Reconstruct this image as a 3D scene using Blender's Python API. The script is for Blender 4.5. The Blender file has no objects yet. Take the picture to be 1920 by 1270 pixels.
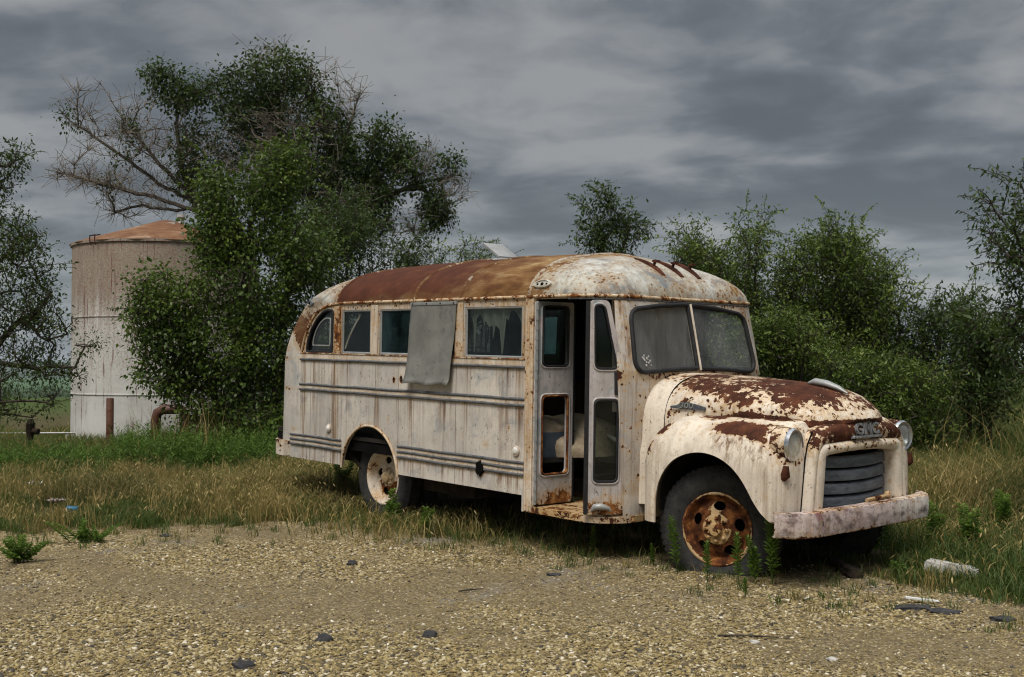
import bpy, bmesh, math, random
import numpy as np
from mathutils import Vector, Matrix
from math import radians, sin, cos, pi, sqrt

scene = bpy.context.scene
COL = scene.collection
# ------------------------------------------------------------------ camera
F_PX, CX, CY, HORIZON, EYE = 2055.0, 960.0, 635.0, 680.0, 1.6
PITCH = math.atan((HORIZON - CY) / F_PX)
cam_d = bpy.data.cameras.new("camera")
cam = bpy.data.objects.new("camera", cam_d)
COL.objects.link(cam)
cam.location = (0, 0, EYE)
cam.rotation_euler = (pi / 2 + PITCH, 0, 0)
cam_d.sensor_width = 36.0
cam_d.lens = F_PX / 1920.0 * 36.0
cam_d.clip_start = 0.1
cam_d.clip_end = 20000
scene.camera = cam
scene.view_settings.view_transform = 'Standard'
scene.view_settings.look = 'None'
scene.view_settings.gamma = 1.0
scene.view_settings.exposure = 1.0
scene.cycles.max_bounces = 8
scene.cycles.transparent_max_bounces = 16
scene.cycles.use_denoising = True
scene.cycles.filter_width = 1.15

# ------------------------------------------------------------------ world
SUN_EL, SUN_AZ = radians(58), radians(205)      # azimuth clockwise from +Y (behind the viewer, a little to the left)
world = bpy.data.worlds.new("World")
scene.world = world
world.use_nodes = True


def V(nt, typ, ins=None, **props):
    n = nt.nodes.new(typ)
    for k, v in props.items():
        setattr(n, k, v)
    for k, v in (ins or {}).items():
        s = n.inputs[k]
        if isinstance(v, bpy.types.NodeSocket):
            nt.links.new(v, s)
        elif isinstance(v, (tuple, list)) and len(v) == 3 and s.type == 'RGBA':
            s.default_value = (*v, 1)
        else:
            s.default_value = v
    return n


class NT:
    """small shorthand for building node trees"""
    def __init__(self, nt):
        self.t = nt
    def noise(self, vec, scale, detail=6, rough=.6, dist=0.0, out='Fac'):
        return V(self.t, 'ShaderNodeTexNoise', {'Vector': vec, 'Scale': scale, 'Detail': detail, 'Roughness': rough, 'Distortion': dist}).outputs[out]
    def voro(self, vec, scale, feature='F1', out='Distance', rnd=1.0):
        return V(self.t, 'ShaderNodeTexVoronoi', {'Vector': vec, 'Scale': scale, 'Randomness': rnd}, feature=feature).outputs[out]
    def m(self, op, a, b=0.0, c=None, clamp=False):
        ins = {0: a, 1: b}
        if c is not None:
            ins[2] = c
        return V(self.t, 'ShaderNodeMath', ins, operation=op, use_clamp=clamp).outputs[0]
    def add(self, a, b): return self.m('ADD', a, b)
    def mul(self, a, b): return self.m('MULTIPLY', a, b)
    def sub(self, a, b): return self.m('SUBTRACT', a, b)
    def ss(self, x, a, b, c=0.0, d=1.0):
        return V(self.t, 'ShaderNodeMapRange', {0: x, 1: a, 2: b, 3: c, 4: d}, interpolation_type='SMOOTHSTEP').outputs[0]
    def lin(self, x, a, b, c=0.0, d=1.0):
        return V(self.t, 'ShaderNodeMapRange', {0: x, 1: a, 2: b, 3: c, 4: d}).outputs[0]
    def mix(self, f, a, b, bt='MIX'):
        return V(self.t, 'ShaderNodeMix', {0: f, 6: a, 7: b}, data_type='RGBA', blend_type=bt).outputs[2]
    def ramp(self, f, stops, interp='LINEAR'):
        n = V(self.t, 'ShaderNodeValToRGB', {0: f})
        cr = n.color_ramp
        cr.interpolation = interp
        while len(cr.elements) < len(stops):
            cr.elements.new(0.5)
        for e, (p, c) in zip(cr.elements, stops):
            e.position = p
            e.color = (*c, 1)
        return n.outputs[0]
    def vmul(self, v, s):
        return V(self.t, 'ShaderNodeVectorMath', {0: v, 1: s}, operation='MULTIPLY').outputs[0]
    def vadd(self, v, s):
        return V(self.t, 'ShaderNodeVectorMath', {0: v, 1: s}, operation='ADD').outputs[0]
    def sep(self, v):
        return V(self.t, 'ShaderNodeSeparateXYZ', {0: v}).outputs
    def comb(self, x, y, z):
        return V(self.t, 'ShaderNodeCombineXYZ', {0: x, 1: y, 2: z}).outputs[0]
    def obj(self):
        return V(self.t, 'ShaderNodeTexCoord').outputs['Object']
    def attr(self, name, out='Fac'):
        return V(self.t, 'ShaderNodeAttribute', attribute_name=name).outputs[out]
    def bump(self, h, strength=.5, dist=.01, normal=None):
        ins = {'Height': h, 'Strength': strength, 'Distance': dist}
        if normal is not None:
            ins['Normal'] = normal
        return V(self.t, 'ShaderNodeBump', ins).outputs[0]


def build_world():
    nt = world.node_tree
    nt.nodes.clear()
    b = NT(nt)
    d = V(nt, 'ShaderNodeTexCoord').outputs['Generated']
    x, y, z = b.sep(d)[:3]
    zc = b.m('MAXIMUM', z, 0.0)
    den = b.add(zc, 0.26)
    p = b.comb(b.mul(b.m('DIVIDE', x, den), 0.60), b.mul(b.m('DIVIDE', y, den), 0.74), 0.0)
    warp = b.noise(p, 2.6, 3, .5, out='Color')
    pw = b.vadd(b.vadd(p, b.vmul(warp, (0.20, 0.20, 0.0))), (6.3, 1.1, 0.0))
    big = b.noise(pw, 1.5, 4, .5)
    n1 = b.noise(pw, 3.0, 7, .50)
    n1o = b.noise(b.vadd(pw, (0.03, -0.055, 0.0)), 3.0, 7, .50)          # the same cloud a little nearer: gives the lumps a lit and a dark side
    n2 = b.noise(pw, 9.0, 6, .55)
    relief = b.mul(b.sub(n1o, n1), 1.25)
    f = b.add(b.add(b.mul(big, 0.36), b.mul(n1, 0.50)), b.add(b.mul(n2, 0.14), relief))
    cloud = b.ramp(b.ss(f, 0.36, 0.66), [(0.0, (0.050, 0.054, 0.058)), (0.38, (0.076, 0.081, 0.086)), (0.66, (0.106, 0.111, 0.115)), (0.86, (0.127, 0.131, 0.133)), (1.0, (0.150, 0.151, 0.149))])
    lowcol = b.ramp(b.ss(f, .34, .66), [(0, (0.094, 0.108, 0.120)), (.6, (0.148, 0.164, 0.176)), (1, (0.215, 0.224, 0.224))])
    hz = b.ss(z, 0.17, 0.0)
    cloud = b.mix(b.mul(hz, .85), cloud, lowcol)
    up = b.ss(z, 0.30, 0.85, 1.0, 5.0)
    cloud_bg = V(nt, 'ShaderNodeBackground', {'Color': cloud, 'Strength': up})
    sky = V(nt, 'ShaderNodeTexSky', sky_type='NISHITA', sun_disc=False, sun_elevation=SUN_EL, sun_rotation=SUN_AZ, altitude=400, air_density=1.0, dust_density=2.0)
    sky_bg = V(nt, 'ShaderNodeBackground', {'Color': sky.outputs[0], 'Strength': 0.1})
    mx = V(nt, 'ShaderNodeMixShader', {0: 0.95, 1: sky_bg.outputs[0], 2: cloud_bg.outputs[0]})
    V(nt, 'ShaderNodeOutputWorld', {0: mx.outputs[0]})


build_world()
sun_d = bpy.data.lights.new("sun", 'SUN')
sun_d.energy = 1.5
sun_d.angle = radians(24)
sun_d.color = (1.0, 0.95, 0.87)
sun = bpy.data.objects.new("sun", sun_d)
COL.objects.link(sun)
sd = Vector((sin(SUN_AZ) * cos(SUN_EL), cos(SUN_AZ) * cos(SUN_EL), sin(SUN_EL)))
sun.rotation_euler = sd.to_track_quat('Z', 'Y').to_euler()
sun.location = (0, 0, 30)

# ------------------------------------------------------------------ measuring helpers (photo pixel -> place in the world)
_r = np.array([1, 0, 0.])
_f = np.array([0, cos(PITCH), sin(PITCH)])
_d = np.cross(_f, _r)
CAMP = np.array([0, 0, EYE])


def ray(u, v):
    return (u - CX) / F_PX * _r + (v - CY) / F_PX * _d + _f


def wp(u, v, Y):
    q = ray(u, v)
    return CAMP + q * (Y / q[1])


def gp(u, v, z=0.0):
    q = ray(u, v)
    return CAMP + q * ((z - EYE) / q[2])


# ------------------------------------------------------------------ object helpers
def tag(o, label=None, cat=None, group=None, kind=None):
    if label: o['label'] = label
    if cat: o['category'] = cat
    if group: o['group'] = group
    if kind: o['kind'] = kind
    return o


def empty(name, loc=(0, 0, 0), label=None, cat=None, group=None):
    o = bpy.data.objects.new(name, None)
    o.empty_display_size = .2
    COL.objects.link(o)
    o.location = loc
    return tag(o, label, cat, group)


def link(name, me, mat=None, parent=None, smooth=None):
    o = bpy.data.objects.new(name, me)
    COL.objects.link(o)
    if mat is not None:
        for mm in (mat if isinstance(mat, (list, tuple)) else [mat]):
            me.materials.append(mm)
    if parent is not None:
        o.parent = parent
    if smooth is not None:
        me.polygons.foreach_set('use_smooth', [True] * len(me.polygons))
        if smooth < 179:
            me.set_sharp_from_angle(angle=radians(smooth))
    return o


def np_mesh(name, verts, faces, attrs=None):
    """verts (N,3), faces (M,k)"""
    verts = np.asarray(verts, np.float32)
    faces = np.asarray(faces, np.int32)
    me = bpy.data.meshes.new(name)
    me.vertices.add(len(verts))
    me.vertices.foreach_set('co', verts.ravel())
    M, k = faces.shape
    me.loops.add(M * k)
    me.loops.foreach_set('vertex_index', faces.ravel())
    me.polygons.add(M)
    me.polygons.foreach_set('loop_start', np.arange(0, M * k, k, dtype=np.int32))
    me.polygons.foreach_set('loop_total', np.full(M, k, np.int32))
    me.update(calc_edges=True)
    for an, av in (attrs or {}).items():
        a = me.attributes.new(an, 'FLOAT', 'POINT')
        a.data.foreach_set('value', np.asarray(av, np.float32).ravel())
    return me


def set_attr(o, name, fn):
    me = o.data
    co = np.empty(len(me.vertices) * 3, np.float32)
    me.vertices.foreach_get('co', co)
    co = co.reshape(-1, 3)
    a = me.attributes.get(name) or me.attributes.new(name, 'FLOAT', 'POINT')
    a.data.foreach_set('value', np.asarray(fn(co), np.float32))


def sstep(x, a, b):
    t = np.clip((x - a) / (b - a), 0, 1)
    return t * t * (3 - 2 * t)


def blobs(P, lst):
    """max of soft ellipsoids: (x,y,z,rx,ry,rz,strength)"""
    out = np.zeros(len(P))
    for (x, y, z, rx, ry, rz, s) in lst:
        d = np.sqrt(((P[:, 0] - x) / rx) ** 2 + ((P[:, 1] - y) / ry) ** 2 + ((P[:, 2] - z) / rz) ** 2)
        out = np.maximum(out, s * (1 - sstep(d, .35, 1.25)))
    return out


class MB:
    """collects simple shapes into one mesh"""
    def __init__(self):
        self.v, self.f = [], []
    def quadgrid(self, rows, close_u=False, close_v=False, flip=False):
        base = len(self.v)
        nv, nu = len(rows), len(rows[0])
        for r in rows:
            self.v.extend([tuple(p) for p in r])
        for j in range(nv if close_v else nv - 1):
            for i in range(nu if close_u else nu - 1):
                a = base + j * nu + i
                b = base + j * nu + (i + 1) % nu
                c = base + ((j + 1) % nv) * nu + (i + 1) % nu
                d = base + ((j + 1) % nv) * nu + i
                self.f.append((d, c, b, a) if flip else (a, b, c, d))
        return base
    def ngon(self, pts, flip=False):
        base = len(self.v)
        self.v.extend([tuple(p) for p in pts])
        idx = list(range(base, base + len(pts)))
        self.f.append(tuple(reversed(idx)) if flip else tuple(idx))
    def box(self, lo, hi):
        x0, y0, z0 = lo
        x1, y1, z1 = hi
        self.hexa([(x0, y0, z0), (x1, y0, z0), (x1, y1, z0), (x0, y1, z0)], [(x0, y0, z1), (x1, y0, z1), (x1, y1, z1), (x0, y1, z1)])
    def hexa(self, bot, top):
        b = len(self.v)
        n = len(bot)
        self.v.extend([tuple(p) for p in bot] + [tuple(p) for p in top])
        self.f.append(tuple(b + i for i in reversed(range(n))))
        self.f.append(tuple(b + n + i for i in range(n)))
        for i in range(n):
            j = (i + 1) % n
            self.f.append((b + i, b + j, b + n + j, b + n + i))
    def tube(self, pts, r, n=8, closed=False, caps=True, sx=1.0, up=None):
        pts = [Vector(p) for p in pts]
        m = len(pts)
        rs = r if isinstance(r, (list, tuple, np.ndarray)) else [r] * m
        rows = []
        ref = None
        for i, p in enumerate(pts):
            if closed:
                t = pts[(i + 1) % m] - pts[i - 1]
            else:
                t = pts[min(i + 1, m - 1)] - pts[max(i - 1, 0)]
            if t.length < 1e-9:
                t = Vector((0, 0, 1))
            t.normalize()
            if ref is None:
                ref = Vector(up) if up is not None else (Vector((0, 0, 1)) if abs(t.z) < .9 else Vector((1, 0, 0)))
            a = ref - t * ref.dot(t)
            if a.length < 1e-6:
                a = t.orthogonal()
            a.normalize()
            if up is None:
                ref = a
            b2 = t.cross(a)
            rows.append([p + (a * cos(2 * pi * k / n) + b2 * sin(2 * pi * k / n) * sx) * rs[i] for k in range(n)])
        base = self.quadgrid(rows, close_u=True, close_v=closed)
        if caps and not closed:
            self.f.append(tuple(base + k for k in reversed(range(n))))
            self.f.append(tuple(base + (m - 1) * n + k for k in range(n)))
    def lathe(self, prof, n=48, axis='y', c=(0, 0, 0), closed_prof=False):
        """prof: list of (radius, offset along the axis)"""
        rows = []
        for (r, h) in prof:
            row = []
            for k in range(n):
                a = 2 * pi * k / n
                if axis == 'y':
                    row.append((c[0] + r * cos(a), c[1] + h, c[2] + r * sin(a)))
                elif axis == 'z':
                    row.append((c[0] + r * cos(a), c[1] + r * sin(a), c[2] + h))
                else:
                    row.append((c[0] + h, c[1] + r * cos(a), c[2] + r * sin(a)))
            rows.append(row)
        self.quadgrid(rows, close_u=True, close_v=closed_prof)
    def ball(self, c, r, n=8, m=5):
        if not isinstance(r, (tuple, list)):
            r = (r, r, r)
        rows = []
        for j in range(m + 1):
            ph = -pi / 2 + pi * j / m
            rows.append([(c[0] + r[0] * cos(ph) * cos(2 * pi * k / n), c[1] + r[1] * cos(ph) * sin(2 * pi * k / n), c[2] + r[2] * sin(ph)) for k in range(n)])
        self.quadgrid(rows, close_u=True)
    def mesh(self, name, fix=True):
        me = bpy.data.meshes.new(name)
        me.from_pydata(self.v, [], self.f)
        if fix:
            bm = bmesh.new()
            bm.from_mesh(me)
            bmesh.ops.remove_doubles(bm, verts=bm.verts, dist=1e-5)
            bmesh.ops.recalc_face_normals(bm, faces=bm.faces)
            bm.to_mesh(me)
            bm.free()
        me.update()
        return me
    def build(self, name, mat, parent=None, smooth=None, bevel=None, fix=True):
        me = self.mesh(name, fix)
        if bevel:
            bm = bmesh.new()
            bm.from_mesh(me)
            es = [e for e in bm.edges if len(e.link_faces) == 2 and e.calc_face_angle(0) > radians(35)]
            bmesh.ops.bevel(bm, geom=es, offset=bevel, segments=2, affect='EDGES', profile=.6)
            bm.to_mesh(me)
            bm.free()
        return link(name, me, mat, parent, smooth)


def boolean_cut(target_me, cut_me, op='DIFFERENCE'):
    a = bpy.data.objects.new('tmp_a', target_me)
    c = bpy.data.objects.new('tmp_c', cut_me)
    COL.objects.link(a)
    COL.objects.link(c)
    md = a.modifiers.new('b', 'BOOLEAN')
    md.operation = op
    md.object = c
    md.solver = 'EXACT'
    dg = bpy.context.evaluated_depsgraph_get()
    dg.update()
    me = bpy.data.meshes.new_from_object(a.evaluated_get(dg))
    bpy.data.objects.remove(a)
    bpy.data.objects.remove(c)
    return me

# ------------------------------------------------------------------ materials
def new_mat(name):
    m = bpy.data.materials.new(name)
    m.use_nodes = True
    nt = m.node_tree
    nt.nodes.clear()
    return m, nt, NT(nt)


def finish(nt, color, rough=.7, bump=None, metal=0.0, spec=.3, extra=None):
    ins = {'Base Color': color, 'Roughness': rough, 'Metallic': metal, 'Specular IOR Level': spec}
    if bump is not None:
        ins['Normal'] = bump
    ins.update(extra or {})
    p = V(nt, 'ShaderNodeBsdfPrincipled', ins)
    V(nt, 'ShaderNodeOutputMaterial', {0: p.outputs[0]})
    return p


RUST_DARK = [(0.0, (.030, .012, .008)), (.35, (.060, .022, .013)), (.65, (.086, .031, .017)), (.88, (.125, .045, .021)), (1.0, (.20, .085, .03))]
RUST_WARM = [(0.0, (.030, .012, .007)), (.35, (.10, .034, .013)), (.6, (.20, .075, .022)), (.82, (.34, .15, .045)), (1.0, (.48, .27, .11))]


def paint_mat(name, base, base2, rust=RUST_DARK, grime=(.16, .13, .10), k1=.75, k2=.45, streaks=1.0, chip=.5, rough=.55, tint=None, seams=None, scale=1.0, haloc=(.46, .27, .09), warm=False, spots=.0, gk=.55, g0=.48, gz=.45, ss_=26):
    """old flaking paint over rusty sheet metal; rust and stain patches come from per-vertex fields"""
    m, nt, b = new_mat(name)
    P = b.obj()
    rustA = b.attr('rust')
    stainA = b.attr('stain')
    n1 = b.noise(P, 4.5 * scale, 9, .62, .25)
    n2 = b.noise(P, 24 * scale, 7, .65)
    n3 = b.noise(P, 1.7, 5, .6)
    mm = b.add(rustA, b.add(b.mul(b.sub(n1, .5), k1), b.mul(b.sub(n2, .5), k2)))
    if spots:
        vs = b.voro(b.vadd(P, b.vmul(b.noise(P, 30, 3, .6, out='Color'), (.03, .03, .03))), ss_, out='Distance')
        vr = b.sep(b.voro(P, ss_, out='Color'))[0]
        dot = b.mul(b.mul(b.ss(vs, .46, .24), b.ss(vr, .50, .66)), b.ss(n3, .40, .58, .25, 1.0))
        mm = b.add(mm, b.mul(b.mul(dot, spots), b.ss(rustA, .18, .36)))
    mask = b.ss(mm, .50, .53)
    halo = b.ss(mm, .24, .52)
    # paint colour: fading, grime and run-down streaks
    col = b.mix(b.ss(n3, .35, .65), base, base2)
    gr = b.noise(b.vmul(P, (1, 1, gz)), 9, 8, .7)
    col = b.mix(b.mul(b.ss(gr, g0, g0 + .26), gk), col, grime)
    fine = b.noise(P, 70, 4, .7)
    col = b.mix(b.mul(b.ss(fine, .52, .72), .45), col, grime)
    if tint is not None:
        col = b.mix(b.ss(b.noise(b.vadd(P, (9, 4, 2)), 3.2, 7, .65, .6), .53, .66), col, tint)
    # fine scratches and chips
    ch = b.noise(b.vmul(P, (1.0, 1.0, .6)), 38, 5, .75, .8)
    chp = b.mul(b.ss(ch, .600, .625), b.ss(b.noise(P, 2.6, 4, .6), .40, .58))
    col = b.mix(b.mul(chp, chip), col, (.035, .03, .028))
    st = b.noise(b.vmul(P, (16, 16, .55)), 1.0, 5, .6)
    st2 = b.noise(b.vmul(P, (45, 45, 1.2)), 1.0, 3, .6)
    clus = b.add(b.ss(b.noise(b.vmul(P, (2.8, 2.8, .12)), 1.0, 4, .6), .43, .56), b.m('MAXIMUM', b.sub(stainA, .85), 0.0))
    stm = b.mul(b.mul(b.m('MINIMUM', clus, 1.0), b.ss(b.add(b.mul(st, .62), b.mul(st2, .38)), .43, .62)), b.m('MINIMUM', b.mul(stainA, streaks), 1.0))
    col = b.mix(b.mul(stm, .92), col, b.ramp(st2, [(.3, (.30, .17, .06)), (.62, (.115, .050, .017))]))
    col = b.mix(b.mul(halo, .62), col, haloc)
    if seams:
        sx = b.sep(P)[0]
        for s in seams:
            w = b.ss(b.m('ABSOLUTE', b.sub(sx, s)), .0065, .0015)
            col = b.mix(b.mul(w, .8), col, (.10, .06, .035))
    rc = b.noise(b.vadd(P, (5, 5, 5)), 7 * scale, 9, .68)
    rcol = b.ramp(b.ss(rc, .28, .76), rust)
    if warm:
        rw = b.noise(b.vmul(P, (2.5, 7, 7)), 1.1, 8, .66, .3)
        rcol = b.mix(b.m('MULTIPLY_ADD', b.sub(b.noise(b.vmul(P, (1, 2, 2)), 1.8, 6, .6), .5), 2.2, b.attr('warm'), clamp=True), b.mix(.55, rcol, (.085, .030, .017)), b.ramp(rw, [(.25, (.055, .024, .013)), (.42, (.13, .060, .022)), (.55, (.215, .120, .050)), (.68, (.34, .25, .125)), (.8, (.50, .43, .28))]))
    col = b.mix(mask, col, rcol)
    h = b.add(b.mul(mask, -1.0), b.add(b.mul(b.mul(n2, mask), .8), b.mul(chp, -.5)))
    dent = b.noise(P, 1.6, 2, .5)
    bp = b.bump(dent, .16, .12)
    bp = b.bump(h, .55, .004, bp)
    finish(nt, col, b.lin(mask, 0, 1, rough, .92), bp, spec=b.lin(mask, 0, 1, .35, .12))
    return m


def plain_mat(name, c0, c1, scale=8, rough=.7, metal=0.0, bump=.2, spec=.3, dark=None, stretch=(1, 1, 1)):
    m, nt, b = new_mat(name)
    P = b.vmul(b.obj(), stretch)
    n = b.noise(P, scale, 8, .65)
    col = b.mix(b.ss(n, .3, .7), c0, c1)
    if dark is not None:
        n2 = b.noise(b.vadd(P, (3, 1, 7)), scale * 2.7, 7, .7, .4)
        col = b.mix(b.ss(n2, .55, .68), col, dark)
    finish(nt, col, rough, b.bump(n, bump, .01), metal, spec)
    return m


def glass_mat(name, tint=(.5, .55, .55), film=.15, filmcol=(.3, .32, .32), rough=.03, fres=1.0, scale=3):
    m, nt, b = new_mat(name)
    P = b.obj()
    tr = V(nt, 'ShaderNodeBsdfTransparent', {0: tint})
    gl = V(nt, 'ShaderNodeBsdfGlossy', {'Color': (.85, .9, .92), 'Roughness': rough})
    fa = V(nt, 'ShaderNodeLayerWeight', {'Blend': .5}).outputs['Facing']
    fr = b.add(.022, b.mul(.9, b.m('POWER', fa, 4.5)))
    mx = V(nt, 'ShaderNodeMixShader', {0: b.m('MINIMUM', b.mul(fr, fres), 1.0), 1: tr.outputs[0], 2: gl.outputs[0]})
    df = V(nt, 'ShaderNodeBsdfDiffuse', {0: filmcol})
    n = b.noise(b.vmul(P, (1, 1, .5)), scale, 7, .65)
    f = b.mul(b.ss(n, .25, .8), film * 2)
    mx2 = V(nt, 'ShaderNodeMixShader', {0: f, 1: mx.outputs[0], 2: df.outputs[0]})
    V(nt, 'ShaderNodeOutputMaterial', {0: mx2.outputs[0]})
    return m


def leaf_mat(name, stops, transl=.30, rough=.5):
    m, nt, b = new_mat(name)
    v = b.attr('v')
    col = b.ramp(v, stops)
    p = V(nt, 'ShaderNodeBsdfPrincipled', {'Base Color': col, 'Roughness': rough, 'Specular IOR Level': .25})
    t = V(nt, 'ShaderNodeBsdfTranslucent', {0: b.mix(.5, col, (.10, .16, .02), 'MIX')})
    mx = V(nt, 'ShaderNodeMixShader', {0: transl, 1: p.outputs[0], 2: t.outputs[0]})
    V(nt, 'ShaderNodeOutputMaterial', {0: mx.outputs[0]})
    return m


def bark_mat(name, c0, c1, scale=14):
    m, nt, b = new_mat(name)
    P = b.obj()
    n = b.noise(b.vmul(P, (1, 1, .25)), scale, 7, .7)
    finish(nt, b.mix(b.ss(n, .35, .65), c0, c1), .9, b.bump(n, .8, .03), spec=.1)
    return m


M = {}
SEAMS = [-5.26, -4.79, -4.02, -3.62, -3.40, -2.72]
M['side'] = paint_mat('side_paint', (.62, .565, .495), (.47, .435, .39), tint=(.37, .365, .355), k2=.6, streaks=1.15, spots=.26, chip=.8, seams=SEAMS, grime=(.27, .22, .19))
M['cream'] = paint_mat('cream_paint', (.74, .655, .54), (.62, .54, .445), k1=.85, k2=1.05, spots=.8, chip=.75, grime=(.30, .23, .17), rough=.5)
M['trimpaint'] = paint_mat('trim_paint', (.70, .61, .50), (.55, .47, .38), rust=RUST_WARM, k1=.8, k2=.7, chip=.9, scale=1.6)
M['roofpaint'] = paint_mat('roof_paint', (.56, .57, .535), (.43, .40, .33), rust=RUST_DARK, k1=.75, k2=.65, grime=(.17, .15, .13), tint=(.17, .19, .20), chip=1.0, haloc=(.30, .19, .085), warm=True, spots=.22, gk=.8, g0=.44)
M['bumperpaint'] = paint_mat('bumper_paint', (.66, .60, .54), (.52, .42, .395), k1=.9, k2=1.0, spots=.5, gk=.92, g0=.42, gz=1.5, grime=(.075, .055, .055), tint=(.20, .085, .095), chip=1.0, rough=.75)
M['wheelrust'] = paint_mat('rusty_wheel_paint', (.56, .46, .32), (.40, .28, .15), rust=[(0.0, (.022, .010, .006)), (.35, (.075, .026, .011)), (.6, (.155, .055, .018)), (.82, (.26, .105, .032)), (1.0, (.42, .22, .08))], k1=1.0, k2=.5, chip=.8, scale=1.8)
M['doorpaint'] = paint_mat('door_paint', (.56, .515, .50), (.43, .40, .39), k1=.85, k2=.8, chip=.8, gk=.7, g0=.45, tint=(.30, .33, .34), grime=(.27, .23, .20), rust=RUST_WARM)
M['rubber'] = plain_mat('black_rubber', (.010, .010, .011), (.022, .022, .023), 20, .65, bump=.2, spec=.3)
M['tyre'] = plain_mat('tyre_rubber', (.016, .016, .017), (.045, .043, .040), 9, .8, bump=.35, spec=.25, dark=(.012, .012, .012))
M['trimdark'] = plain_mat('dark_metal_trim', (.075, .08, .088), (.17, .175, .18), 22, .55, .3, .3, dark=(.14, .075, .04), stretch=(.5, 1, 1))
M['alu'] = plain_mat('weathered_aluminium', (.26, .265, .26), (.38, .38, .37), 6, .5, .35, .1, stretch=(1, 1, .6))
M['sheet'] = plain_mat('dull_sheet_metal', (.165, .165, .150), (.27, .265, .24), 3.5, .5, .25, .12, dark=(.14, .14, .135))
M['chrome'] = plain_mat('dull_chrome', (.50, .52, .54), (.66, .67, .68), 15, .2, .9, .05)
M['grille'] = plain_mat('grille_bar_grey', (.050, .056, .068), (.125, .135, .15), 26, .5, .1, .25, dark=(.04, .035, .032), stretch=(1, .25, 1))
M['black'] = plain_mat('black_parts_and_shade', (.004, .004, .004), (.010, .009, .008), 6, .9, spec=.05)  # black parts; also stands in for shade in gaps and under the body
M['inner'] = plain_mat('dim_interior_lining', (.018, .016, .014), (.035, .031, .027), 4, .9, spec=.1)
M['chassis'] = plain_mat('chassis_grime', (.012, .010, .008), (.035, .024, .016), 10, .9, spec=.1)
M['glass_dark'] = glass_mat('dark_window_glass', (.62, .66, .64), .035, (.09, .10, .095))
M['glass_teal'] = glass_mat('teal_window_glass', (.40, .55, .55), .22, (.045, .085, .09))
M['glass_screen'] = glass_mat('hazy_windscreen_glass', (.90, .93, .92), .105, (.42, .42, .415), .04, 1.0, 2)
M['lens'] = glass_mat('headlamp_glass', (.85, .88, .88), .12, (.5, .52, .52), .05)
M['lamp_bowl'] = plain_mat('lamp_reflector', (.42, .44, .44), (.58, .6, .6), 6, .35, .5)
M['lenswhite'] = plain_mat('milky_lens', (.60, .58, .54), (.72, .70, .66), 20, .35)
M['curtain'] = plain_mat('faded_curtain', (.52, .42, .39), (.66, .55, .51), 6, .95, spec=.05, stretch=(5, 5, .5))
M['rag'] = plain_mat('torn_rag', (.42, .41, .36), (.62, .60, .54), 12, .95, spec=.05, stretch=(2, 2, .4))
M['quilt'] = plain_mat('old_quilt', (.30, .24, .16), (.46, .38, .28), 14, .95, dark=(.2, .14, .09), spec=.05)
M['bluebox'] = plain_mat('blue_grey_box', (.05, .07, .10), (.09, .11, .14), 9, .7)
M['wood'] = plain_mat('brown_board', (.09, .045, .02), (.15, .08, .035), 9, .8, stretch=(1, 1, .2))
M['mint'] = plain_mat('mint_cloth', (.14, .28, .19), (.28, .40, .27), 14, .9, dark=(.16, .14, .07))
M['plastic'] = plain_mat('dirty_plastic', (.38, .37, .35), (.50, .49, .47), 9, .5)
M['emblem'] = plain_mat('worn_emblem_metal', (.10, .105, .11), (.38, .38, .39), 30, .4, .5, .2)
M['bark'] = bark_mat('grey_brown_bark', (.030, .025, .020), (.085, .072, .058))
M['deadbark'] = bark_mat('bleached_dead_bark', (.10, .084, .068), (.27, .235, .195))
M['leaf_cotton'] = leaf_mat('cottonwood_leaf', [(0, (.024, .042, .008)), (.5, (.062, .102, .016)), (.85, (.115, .170, .028)), (1, (.21, .265, .06))], .32, .42)
M['leaf_dark'] = leaf_mat('dark_elm_leaf', [(0, (.014, .025, .006)), (.5, (.038, .064, .013)), (.85, (.072, .108, .021)), (1, (.14, .18, .04))], .25)
M['leaf_elm'] = leaf_mat('elm_leaf', [(0, (.022, .036, .007)), (.5, (.072, .110, .017)), (.85, (.138, .190, .030)), (1, (.23, .28, .065))], .3)
M['leaf_weed'] = leaf_mat('weed_leaf', [(0, (.045, .09, .014)), (.5, (.105, .19, .030)), (1, (.21, .32, .065))], .4)
GRASS_STOPS = [(0, (.022, .040, .010)), (.22, (.050, .082, .018)), (.42, (.095, .115, .030)), (.55, (.125, .100, .038)), (.75, (.25, .185, .070)), (.9, (.36, .27, .11)), (1, (.48, .37, .18))]
M['grass'] = leaf_mat('grass_blade', [(p, (c[0] * 1.25, c[1] * 1.25, c[2] * 1.2)) for p, c in GRASS_STOPS], .38, .6)
M['concrete'] = plain_mat('broken_concrete', (.36, .35, .32), (.52, .50, .46), 12, .95, bump=.5, dark=(.25, .23, .2))
M['asphalt'] = plain_mat('asphalt_lump', (.025, .025, .028), (.06, .058, .058), 30, .95, bump=.8)
M['oldwood'] = plain_mat('rotten_wood', (.018, .013, .010), (.06, .042, .028), 20, .95, bump=.7, stretch=(1, 1, 1))
M['paper'] = plain_mat('white_paper', (.62, .63, .62), (.74, .74, .73), 9, .8)
M['pinkpaper'] = plain_mat('pale_pink_paper', (.42, .33, .30), (.55, .46, .42), 9, .8)
M['added_blind'] = plain_mat('added_blind_cloth', (.012, .012, .012), (.03, .028, .025), 6, .95, spec=.05)
M['bluecan'] = plain_mat('blue_can_paint', (.01, .10, .20), (.02, .16, .28), 9, .35)
M['rustpipe'] = paint_mat('rusty_pipe', (.075, .026, .020), (.05, .020, .016), rust=RUST_DARK, k1=.9, chip=.4, haloc=(.13, .05, .025))

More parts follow.
